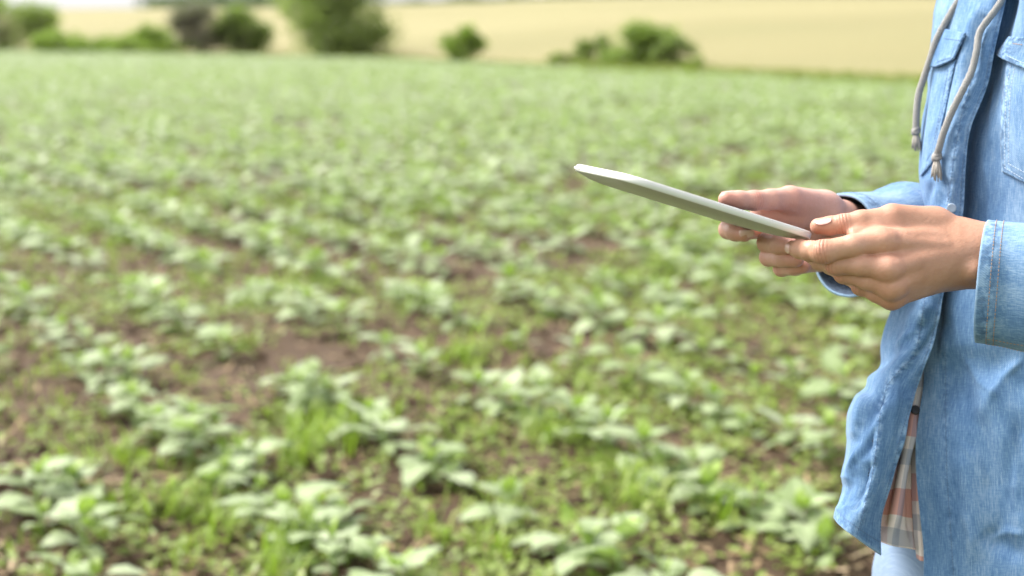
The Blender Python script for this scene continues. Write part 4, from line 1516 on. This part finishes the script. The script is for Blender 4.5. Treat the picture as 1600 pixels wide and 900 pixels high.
for an in (np.array([0.47, 1.49, 0.0]), np.array([0.53, 1.29, 0.0])):
    vx = Vox(an + [-0.25, -0.16, -0.01], an + [0.13, 0.14, 0.16], 0.006)
    D = vx.empty()
    f = np.array([-0.956, -0.292, 0])
    vx.capsule(D, an - f * 0.04 + [0, 0, 0.035], an + f * 0.12 + [0, 0, 0.035], 0.036, 0.038, 0.02, 0.04)
    vx.capsule(D, an + f * 0.12 + [0, 0, 0.03], an + f * 0.17 + [0, 0, 0.028], 0.038, 0.028, 0.02, 0.04)
    vx.capsule(D, an + [0, 0, 0.05], an + [0, 0, 0.11], 0.040, 0.042, 0.02, 0.04)
    V, F = surface_nets(D, vx.lo, vx.h)
    part("shoe", relax(V, F, 2), F, M_SHOE, person)

# ================================================================== the tablet
TFT, TNT, TNB = S(881, 251.5, 1.243), S(983, 273, 1.124), S(1284, 368, 1.190)
ul = TNT - TNB
TL = np.linalg.norm(ul)
ul /= TL
us = TFT - TNT
us -= ul * (us @ ul)
TS = np.linalg.norm(us)
us /= TS
un = np.cross(us, ul)
if un[2] < 0:
    un = -un
TC = TNB + ul * TL / 2 + us * TS / 2
M_ALU = NT("shaded_aluminium")  # back grey darker than the rim: underside shade put into the colour
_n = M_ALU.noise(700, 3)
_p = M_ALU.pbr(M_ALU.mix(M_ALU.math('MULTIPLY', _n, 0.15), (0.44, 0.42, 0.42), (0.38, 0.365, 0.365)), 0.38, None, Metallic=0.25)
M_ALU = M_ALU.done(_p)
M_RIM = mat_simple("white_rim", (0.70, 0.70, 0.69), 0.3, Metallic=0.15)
M_WHITEGLASS = mat_simple("white_bezel", (0.82, 0.82, 0.81), 0.12)
M_SCREEN = mat_simple("dark_screen", (0.015, 0.016, 0.018), 0.06)
M_BTN = mat_simple("tablet_button", (0.6, 0.6, 0.6), 0.35)
tab = thing("tablet", TC, "thin white tablet with rounded corners held at a tilt in both hands", "tablet")


def rrect(inset, z, rc=0.022, n=18):
    hl, hs = TL / 2 - inset, TS / 2 - inset
    rc = max(rc - inset * 0.6, 0.003)
    out = []
    for (sx, sy, a0) in ((1, 1, 0), (-1, 1, 90), (-1, -1, 180), (1, -1, 270)):
        for i in range(n):
            a = R(a0 + 90 * i / (n - 1))
            x = sx * (hl - rc) + rc * math.cos(a)
            y = sy * (hs - rc) + rc * math.sin(a)
            out.append(TC + ul * x + us * y + un * z)
    return np.array(out)


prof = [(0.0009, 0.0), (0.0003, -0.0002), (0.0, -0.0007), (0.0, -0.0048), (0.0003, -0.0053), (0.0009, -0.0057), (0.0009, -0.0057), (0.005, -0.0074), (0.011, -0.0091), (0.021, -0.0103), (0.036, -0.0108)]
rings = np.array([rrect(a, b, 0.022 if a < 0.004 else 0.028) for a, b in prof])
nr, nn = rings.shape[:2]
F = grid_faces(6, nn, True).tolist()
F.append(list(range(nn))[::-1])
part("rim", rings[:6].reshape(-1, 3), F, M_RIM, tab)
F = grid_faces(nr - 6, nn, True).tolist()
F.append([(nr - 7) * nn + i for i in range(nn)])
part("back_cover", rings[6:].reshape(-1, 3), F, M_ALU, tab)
gl = np.array([rrect(0.0009, 0.0001), rrect(0.0012, 0.0006)])
F = grid_faces(2, nn, True).tolist()
F.append([nn + i for i in range(nn)])
part("bezel", gl.reshape(-1, 3), F, M_WHITEGLASS, tab)
hl, hs = TL / 2 - 0.016, TS / 2 - 0.006
sc_ = np.array([TC + ul * x + us * y + un * 0.0008 for x, y in ((hl, hs), (-hl, hs), (-hl, -hs), (hl, -hs))])
part("screen", sc_, [[0, 1, 2, 3]], M_SCREEN, tab, smooth=False)


def small_box(c, a, b, n, la, lb, ln):
    V = [c + a * sx * la + b * sy * lb + n * sz * ln for sx in (-1, 1) for sy in (-1, 1) for sz in (-1, 1)]
    return np.array(V), [[0, 1, 3, 2], [4, 6, 7, 5], [0, 4, 5, 1], [2, 3, 7, 6], [0, 2, 6, 4], [1, 5, 7, 3]]


for t0, l0 in ((0.30, 0.006), (0.43, 0.006)):
    c = TC + ul * (TL / 2 - TL * (1 - t0) + 0) + us * (TS / 2 + 0.0003) - un * 0.003
    V, F = small_box(c, ul, us, un, l0, 0.0006, 0.0011)
    part("side_button", V, F, M_BTN, tab, smooth=False)
V, F = small_box(TC + ul * (TL / 2 + 0.0002) + us * (TS / 2 - 0.022) - un * 0.003, us, ul, un, 0.006, 0.0006, 0.001)
part("power_button", V, F, M_BTN, tab, smooth=False)

# ------------------------------------------------------------------ the sunflower crop
def leaf_template(rows, cols, droop, fold, seed, petiole=True, twist=0.0):
    """Heart-shaped toothed leaf along +Y, unit blade length, base of petiole at the origin."""
    r = np.random.default_rng(seed)
    tt = np.linspace(0, 1, rows)
    wt = np.interp(tt, [0, 0.06, 0.16, 0.3, 0.45, 0.65, 0.82, 0.94, 1.0], [0.03, 0.2, 0.34, 0.4, 0.385, 0.29, 0.165, 0.06, 0.0])
    V, vein, tip = [], [], []
    p0 = 0.45 if petiole else 0.0
    for i, t in enumerate(tt):
        for j in range(cols):
            s = j / (cols - 1) * 2 - 1
            jag = 1 + (0.10 * r.uniform(-1, 1) if abs(s) == 1 and 0 < i < rows - 1 else 0)
            x = s * wt[i] * jag
            y = p0 * 0.9 + t - 0.10 * (abs(s) ** 1.5) * (1 - t) * (1 if t < 0.3 else 0.2)
            z = 0.16 * p0 - droop * t ** 1.8 + fold * abs(s) * wt[i] - 0.25 * fold * (abs(s) ** 3) + 0.025 * r.normal() * (0 < i < rows - 1) * abs(s)
            x2 = x * math.cos(twist * t) - z * math.sin(twist * t) * 0.3
            V.append((x2, y, z + x * math.sin(twist * t)))
            vein.append(1.0 - abs(s))
    F = grid_faces(rows, cols).tolist()
    if petiole:
        b = len(V)
        w = 0.028
        for y, z, k in ((0.0, 0.0, 1.1), (p0 * 0.95, 0.16 * p0, 0.8)):
            V += [(-w * k, y, z), (0, y, z - w * 1.5 * k), (w * k, y, z)]
            vein += [0.5] * 3
        F += [[b, b + 3, b + 4, b + 1], [b + 1, b + 4, b + 5, b + 2], [b + 2, b + 5, b + 3, b]]
    return np.array(V, float), F, np.array(vein)


leaf_meshes = []
for i in range(10):
    V, F, ve = leaf_template(8, 7, [0.18, 0.3, 0.42, 0.24, 0.1][i % 5], [0.35, 0.2, 0.45, 0.1, 0.3][(i * 2) % 5], 100 + i, True, [-0.25, 0.0, 0.3, 0.1, -0.1][i % 5])
    leaf_meshes.append(make_mesh("leaf", V, F, M_LEAF, True, {'rnd': np.full(len(V), 0.0), 'vein': ve, 'young': np.zeros(len(V))}))
young_meshes = []
for i in range(4):
    V, F, ve = leaf_template(6, 5, -0.15 + 0.12 * i, 0.7, 200 + i, False)
    young_meshes.append(make_mesh("young_leaf", V, F, M_LEAF, True, {'rnd': np.full(len(V), 0.0), 'vein': ve, 'young': np.full(len(V), 0.75)}))
stem_meshes = []
for i in range(3):
    r = np.random.default_rng(300 + i)
    pts = np.array([[0, 0, -0.03], [r.normal() * .004, r.normal() * .004, 0.04], [r.normal() * .006, r.normal() * .006, 0.07]])
    V, F = tube(pts, [0.006, 0.005, 0.0035], 6)
    stem_meshes.append(make_mesh("stem", V, F, M_STEM))


def plant_spec(r, small=False):
    """(kind, variant, azimuth, pitch, height, length) for every leaf of one seedling."""
    out = []
    az = r.uniform(0, 6.28)
    npair = int(r.integers(2, 5) if small else r.integers(3, 5))
    lens = [0.062, 0.092, 0.098, 0.078]
    for k in range(npair):
        for s in (0, 1):
            if r.uniform() < 0.06:
                continue
            out.append(('leaf', int(r.integers(10)), az + s * math.pi + r.normal() * 0.22, R([3, 10, 18, 30][k] + r.normal() * 9),
                        0.025 + 0.021 * k, lens[k] * r.uniform(0.82, 1.2)))
        az += math.pi / 2 + r.normal() * 0.15
    for s in (0, 1):
        out.append(('young', int(r.integers(4)), az + s * math.pi + r.normal() * 0.3, R(58 + r.normal() * 12), 0.022 + 0.022 * npair, 0.045 * r.uniform(0.8, 1.3)))
    return out


def rot_zx(az, pitch):
    ca, sa, cp, sp = math.cos(az), math.sin(az), math.cos(pitch), math.sin(pitch)
    Rz = np.array([[ca, -sa, 0], [sa, ca, 0], [0, 0, 1]])
    Rx = np.array([[1, 0, 0], [0, cp, -sp], [0, sp, cp]])
    return Rz @ Rx


# traced places of the plants one can tell apart in the lower half of the photograph
TRACED = [(30, 452), (62, 490), (128, 528), (168, 560), (150, 600), (215, 640), (330, 690), (300, 725), (385, 735), (352, 775), (440, 818), (505, 795),
          (555, 880), (625, 890), (322, 612), (395, 635), (322, 498), (345, 520), (490, 582), (535, 590), (445, 600), (555, 640), (640, 690), (700, 706), (560, 745), (610, 760),
          (760, 768), (740, 590), (785, 600), (858, 615), (900, 640), (1000, 690), (1045, 700), (1085, 745), (1060, 760), (1190, 765), (1235, 800), (1265, 830),
          (850, 822), (905, 836), (950, 850), (820, 880), (92, 742), (160, 746), (8, 800), (42, 870), (105, 885), (130, 815), (15, 768), (1030, 895),
          (1000, 565), (1062, 600), (1105, 620), (1145, 642), (1228, 655), (1300, 680), (1150, 690), (655, 550), (598, 520), (485, 458), (700, 482),
          (900, 540), (820, 512), (1040, 505), (1110, 520), (1200, 522), (1280, 545), (1330, 585), (1345, 520), (1270, 600), (960, 500), (1150, 560), (720, 655), (240, 560), (60, 560),
          (92, 505), (188, 612), (262, 682), (288, 652), (420, 782), (478, 850), (405, 700), (372, 700), (520, 560), (590, 655), (820, 605), (960, 665), (1110, 735), (1160, 770), (20, 425), (660, 700), (455, 575), (120, 560)]
plants = []
for (px, py) in TRACED:
    g = G(px, py, 0.10)
    off_ = ((g[0] * 0.863 + g[1] * 0.505 - 0.23 + 0.2525) % 0.505) - 0.2525      # distance to the nearest drilled row
    q = g[:2] - 0.6 * off_ * np.array([0.863, 0.505])
    plants.append((q[0], q[1], 0.98 if abs(off_) < 0.15 else 0.68))
TP = np.array([(a, b) for a, b, c in plants])
rowdir = np.array([-0.505, 0.863])
rowper = np.array([0.863, 0.505])
c0 = 0.23
rp = np.random.default_rng(55)
cand = []
for k in range(-110, 240):
    s = -110 + rp.uniform(0, 0.2)
    while s < 180:
        s += rp.uniform(0.12, 0.25)
        if rp.uniform() < 0.10:
            s += rp.uniform(0.2, 0.6)
        q = rowper * (c0 + k * 0.505 + rp.normal() * 0.022) + rowdir * s
        if q[1] < 1.0 or q[1] > edge_y(q[0]) - 0.3 or abs(q[0]) > (0.60 if q[1] < 22 else 0.48) * q[1] + (1.6 if q[1] < 22 else 4.0):
            continue
        cand.append((q[0], q[1], s))
cand = np.array(cand)
pc = project(np.stack([cand[:, 0], cand[:, 1], np.full(len(cand), 0.1)], -1))
dist = np.sqrt(((cand[:, None, :2] - TP[None]) ** 2).sum(-1)).min(1)
in_traced = (pc[:, 1] > 500) & (pc[:, 1] < 985) & (pc[:, 0] > -60)
patch = fnoise(cand[:, 0] * 0.35, cand[:, 1] * 0.35, 77, 8, 0.6, 2.0)
keep = (dist > 0.17) & (~in_traced) & (patch > -2.3)
keep &= ~((np.abs(cand[:, 0] - 0.5) < 0.45) & (np.abs(cand[:, 1] - 1.4) < 0.45)) & ~((np.hypot(cand[:, 0], cand[:, 1]) < 1.2))
keep &= ~((pc[:, 1] > 0) & (pc[:, 1] >= 905) & (pc[:, 1] < 1300) & (pc[:, 0] > -60) & (pc[:, 0] < 1700) & (cand[:, 1] > 1.6))
rest = cand[keep]
o_ = np.argsort(rest[:, 1])
rest = rest[o_]
n_ind = 300 - len(plants)
vis = project(np.stack([rest[:, 0], rest[:, 1], np.full(len(rest), 0.1)], -1))
inview = (vis[:, 0] > -20) & (vis[:, 0] < 1440) & (vis[:, 1] < 910) & ~((vis[:, 0] > 1330) & (vis[:, 1] > 300))
idx = np.where(inview)[0][:n_ind]
for i in idx:
    plants.append((rest[i, 0], rest[i, 1], 1.0))
mass = np.delete(rest, idx, axis=0)
print("plants", len(plants), "mass", len(mass))

GROUP = "sunflower seedlings in rows"
SPECIAL = {(42, 870): "pale green seedling cut off in the bottom left corner of the picture",
           (105, 885): "seedling at the bottom edge, next to the bottom left corner one",
           (625, 890): "seedling cut by the bottom edge, about a third across the picture",
           (1265, 830): "seedling closest to the hem of the denim shirt",
           (1030, 895): "low seedling cut by the bottom edge, nearest to the jeans",
           (130, 815): "lone small seedling on bare soil above the bottom left corner",
           (760, 768): "lone seedling on bare soil in the lower middle of the picture",
           (8, 800): "seedling cut by the left edge, low in the picture"}
for pi, (x, y, vigour) in enumerate(plants):
    r = np.random.default_rng(1000 + pi)
    sc = r.uniform(0.88, 1.15) * (vigour if pi < len(TRACED) else 1.04)
    z = float(soil_h(np.array(x), np.array(y)))
    root = link("sunflower_seedling", None, None, (x, y, z))
    root.empty_display_size = 0.05
    root.scale = (sc,) * 3
    root['group'] = GROUP
    root['category'] = "seedling"
    root['label'] = SPECIAL.get(TRACED[pi] if pi < len(TRACED) else None, "young broad-leaved sunflower seedling growing out of focus in the weedy brown field")
    root.rotation_euler = (r.normal() * 0.08, r.normal() * 0.08, 0)
    st = link("stem", stem_meshes[pi % 3], root)
    for kind, var, az, pit, hz, ln in plant_spec(r, pi < len(TRACED)):
        me = leaf_meshes[var] if kind == 'leaf' else young_meshes[var]
        lo = link("leaf" if kind == 'leaf' else "young_leaf", me, root, (0, 0, hz))
        lo.rotation_euler = (pit, r.normal() * 0.15, az)
        lo.scale = (ln * r.uniform(0.9, 1.1), ln, ln)

# the remaining crop: one mass, coarser with distance
lod = []
for rows, cols in ((5, 5), (3, 3)):
    vs_ = [leaf_template(rows, cols, [0.2, 0.35, 0.1][i], [0.3, 0.15, 0.4][i], 400 + i, False) for i in range(3)]
    lod.append(vs_)
for li, (d0, d1) in enumerate(((0, 22), (22, 999))):
    sel = mass[(mass[:, 1] >= d0) & (mass[:, 1] < d1)]
    AV, AF, AR, AY, AE, off = [], [], [], [], [], 0
    Vt = [np.array(t[0]) for t in lod[li]]
    Ft = np.array(lod[li][0][1])
    Ms, Ts, Ks, Ys = [], [], [], []
    r = np.random.default_rng(9000 + li)
    for (x, y, s) in sel:
        sc = r.uniform(0.85, 1.3) * (1.16 + 0.25 * li)
        yaw = r.uniform(0, 6.28)
        for kind, var, az, pit, hz, ln in plant_spec(r):
            if kind == 'young' and li == 1 and (var % 2 or y > 45):
                continue
            m = rot_zx(az, pit) * (ln * sc * (1.08 if kind == 'leaf' else 1.0))
            dirv = np.array([-math.sin(az), math.cos(az), 0])
            Ms.append(m)
            Ts.append(np.array([x, y, hz * sc]) + dirv * (0.4 * ln * sc if kind == 'leaf' else 0))
            Ks.append(var % 3)
            Ys.append(0.75 if kind == 'young' else 0.0)
    Ms, Ts, Ks, Ys = np.array(Ms), np.array(Ts), np.array(Ks), np.array(Ys)
    nv = len(Vt[0])
    V = np.einsum('nij,nkj->nki', Ms, np.array(Vt)[Ks]) + Ts[:, None]
    F = (Ft[None] + (np.arange(len(Ms)) * nv)[:, None, None]).reshape(-1, 4)
    rn = np.repeat(r.uniform(0, 1, len(Ms)), nv)
    link("sunflower_crop", make_mesh("sunflower_crop", V.reshape(-1, 3), F, M_LEAF, True,
         {'rnd': rn, 'vein': np.tile(lod[li][0][2], len(Ms)), 'young': np.repeat(Ys, nv)}), kind="stuff",
         label=["mass of sunflower seedlings in the middle distance of the field", "far sunflower rows merging into a pale green carpet"][li], category="crop")
    print("mass faces", len(F))

# ------------------------------------------------------------------ weeds, straw and clods between the rows
rw = np.random.default_rng(61)


def scatter(n, d0, d1, power=1.0):
    """Random ground points inside the view wedge, denser near."""
    y = d0 * (d1 / d0) ** (rw.uniform(0, 1, n) ** power)
    x = rw.uniform(-0.55, 0.55, n) * y + rw.uniform(-0.4, 0.4, n)
    return x, y


# grass-like weeds in tufts
nt = 12500
tx, ty = scatter(nt, 1.8, 34)
dens = fnoise(tx, ty, 81, 10, 0.8, 3.2)
near_l = np.where((tx < -0.25) & (ty < 6.0), 0.45, 1.0)      # the barest soil lies near on this side
k_ = (rw.uniform(size=len(tx)) < near_l) & (dens > -0.2) & (rw.uniform(size=len(tx)) < np.clip(0.10 + ty * 0.05, 0, 1))
tx, ty, dens = tx[k_], ty[k_], dens[k_]
tuft = []                             # the conspicuous grass clumps of the photograph
for (px, py, n) in ((505, 690, 9), (470, 720, 6), (450, 880, 8), (255, 800, 6), (720, 560, 6), (560, 655, 5), (1000, 800, 5), (880, 690, 5), (330, 830, 4), (640, 470, 5), (1130, 800, 5), (180, 720, 4)):
    g = G(px, py)
    for q in range(n):
        tuft.append((g[0] + rw.normal() * 0.05, g[1] + rw.normal() * 0.07))
tuft = np.array(tuft)
n_small = len(tx)
tx, ty = np.concatenate([tx, tuft[:, 0]]), np.concatenate([ty, tuft[:, 1]])
nb = 9
bx = np.repeat(tx, nb) + rw.normal(size=len(tx) * nb) * np.repeat(0.028 + 0.0012 * ty, nb)
by = np.repeat(ty, nb) + rw.normal(size=len(tx) * nb) * np.repeat(0.028 + 0.0012 * ty, nb)
big = np.where(rw.uniform(size=len(tx)) < 0.12, 1.9, 1.0)
big[n_small:] = 2.3
big = np.repeat(big, nb)
L = rw.uniform(0.02, 0.07, len(bx)) * big * (1 + by * 0.015)
w = rw.uniform(0.0014, 0.0034, len(bx)) * (1 + by * 0.10) * np.sqrt(big)
az = rw.uniform(0, 6.28, len(bx))
ln = rw.uniform(0.3, 1.25, len(bx))
bz = soil_h(bx, by) - 0.004
b0 = np.stack([bx, by, bz], -1)
dv = np.stack([np.cos(az), np.sin(az), 0 * az], -1)
pv = np.stack([-np.sin(az), np.cos(az), 0 * az], -1) * w[:, None]
m1 = b0 + dv * (L * ln * 0.35)[:, None] + np.array([0, 0, 1]) * (L * 0.62)[:, None]
m2 = b0 + dv * (L * ln)[:, None] + np.array([0, 0, 1]) * (L * (1.0 - 0.42 * ln))[:, None]
V = np.stack([b0 - pv, b0 + pv, m1 + pv * 0.9, m1 - pv * 0.9, m2], 1).reshape(-1, 3)
o5 = np.arange(len(bx))[:, None] * 5
F = np.concatenate([np.stack([o5 + 0, o5 + 1, o5 + 2], -1), np.stack([o5 + 0, o5 + 2, o5 + 3], -1), np.stack([o5 + 3, o5 + 2, o5 + 4], -1)]).reshape(-1, 3)
link("weed_grass", make_mesh("weed_grass", V, F, M_GRASS, True, {'rnd': np.repeat(rw.uniform(0, 0.95, len(bx)), 5)}), kind="stuff",
     label="thin bright-green grassy weeds between the seedlings", category="grass")

# small broad-leaved weeds
nw = 34000
tx, ty = scatter(nw, 1.8, 30)
dens = fnoise(tx, ty, 91, 10, 0.7, 3.0)
near_l = np.where((tx < -0.25) & (ty < 6.0), 0.4, 1.0)
k_ = (rw.uniform(size=len(tx)) < near_l) & (dens > -0.35) & (rw.uniform(size=len(tx)) < np.clip(-0.12 + ty * 0.12, 0, 1))
tx, ty = tx[k_], ty[k_]
nb = 6
bx = np.repeat(tx, nb)
by = np.repeat(ty, nb)
n_ = len(bx)
az = rw.uniform(0, 6.28, n_)
ln = rw.uniform(0.012, 0.034, n_) * (1 + by * 0.06)
hz = rw.uniform(0.006, 0.05, n_)
pit = rw.uniform(-0.2, 0.7, n_)
rad = rw.uniform(0.0, 0.03, n_)
dv = np.stack([np.cos(az), np.sin(az), 0 * az], -1)
pv = np.stack([-np.sin(az), np.cos(az), 0 * az], -1)
b0 = np.stack([bx, by, soil_h(bx, by) + hz], -1) + dv * rad[:, None]
upz = np.array([0, 0, 1.0])
e1 = dv * (ln * np.cos(pit))[:, None] + upz * (ln * np.sin(pit))[:, None]
V = np.stack([b0, b0 + e1 * 0.5 + pv * (ln * 0.33)[:, None] + upz * (ln * 0.1)[:, None], b0 + e1, b0 + e1 * 0.5 - pv * (ln * 0.33)[:, None] + upz * (ln * 0.1)[:, None]], 1).reshape(-1, 3)
link("broadleaf_weeds", make_mesh("broadleaf_weeds", V, np.arange(4 * n_).reshape(-1, 4), M_WEED, False, {'rnd': np.repeat(rw.uniform(0, 0.95, n_), 4)}), kind="stuff",
     label="tiny broad-leaved weeds covering the soil between the seedlings", category="weeds")

# straw and dead stalks
n_ = 7500
bx, by = scatter(n_, 1.8, 18)
az = rw.uniform(0, 6.28, n_)
ln = rw.uniform(0.015, 0.085, n_)
wd = rw.uniform(0.0015, 0.006, n_)
dv = np.stack([np.cos(az), np.sin(az), rw.normal(size=n_) * 0.22], -1) * ln[:, None]
pv = np.stack([-np.sin(az), np.cos(az), 0 * az], -1) * wd[:, None]
b0 = np.stack([bx, by, soil_h(bx, by) + 0.008], -1)
up = np.array([0, 0, 0.003])
V = np.stack([b0 - pv, b0 + pv, b0 + dv + pv, b0 + dv - pv, b0 + up, b0 + dv + up], 1).reshape(-1, 3)
o6 = np.arange(n_)[:, None] * 6
F = np.concatenate([np.stack([o6, o6 + 4, o6 + 5, o6 + 3], -1), np.stack([o6 + 4, o6 + 1, o6 + 2, o6 + 5], -1)]).reshape(-1, 4)
link("straw_litter", make_mesh("straw_litter", V, F, M_STRAW, False, {'rnd': np.repeat(rw.uniform(0, 0.95, n_), 6)}), kind="stuff",
     label="dry straw bits and dead stalks lying on the soil", category="straw")

# clods of earth
n_ = 12500
bx, by = scatter(n_, 1.8, 16)
rad = rw.uniform(0.004, 0.02, n_) * np.where(rw.uniform(size=n_) < 0.08, 1.9, 1.0)
ico = np.array([[1, 0, 0], [-1, 0, 0], [0, 1, 0], [0, -1, 0], [0, 0, 1], [0, 0, -1], [.6, .6, .5], [-.6, .6, .5], [-.6, -.6, .5], [.6, -.6, .5]])
F0 = np.array([[4, 9, 6], [4, 6, 7], [4, 7, 8], [4, 8, 9], [0, 6, 9], [2, 7, 6], [1, 8, 7], [3, 9, 8], [0, 2, 6], [2, 1, 7], [1, 3, 8], [3, 0, 9], [0, 5, 2], [2, 5, 1], [1, 5, 3], [3, 5, 0]])
V = np.einsum('nij,kj->nki', rand_rot(n_, rw), ico) * (rad[:, None] * rw.uniform(0.65, 1.25, (n_, 10)))[..., None]
V = V * np.array([1, 1, 0.75]) + np.stack([bx, by, soil_h(bx, by) + rad * 0.3], -1)[:, None]
F = (F0[None] + (np.arange(n_) * 10)[:, None, None]).reshape(-1, 3)
link("soil_clods", make_mesh("soil_clods", V.reshape(-1, 3), F, M_SOIL, True), kind="stuff", label="loose brown clods of earth scattered over the field", category="soil")
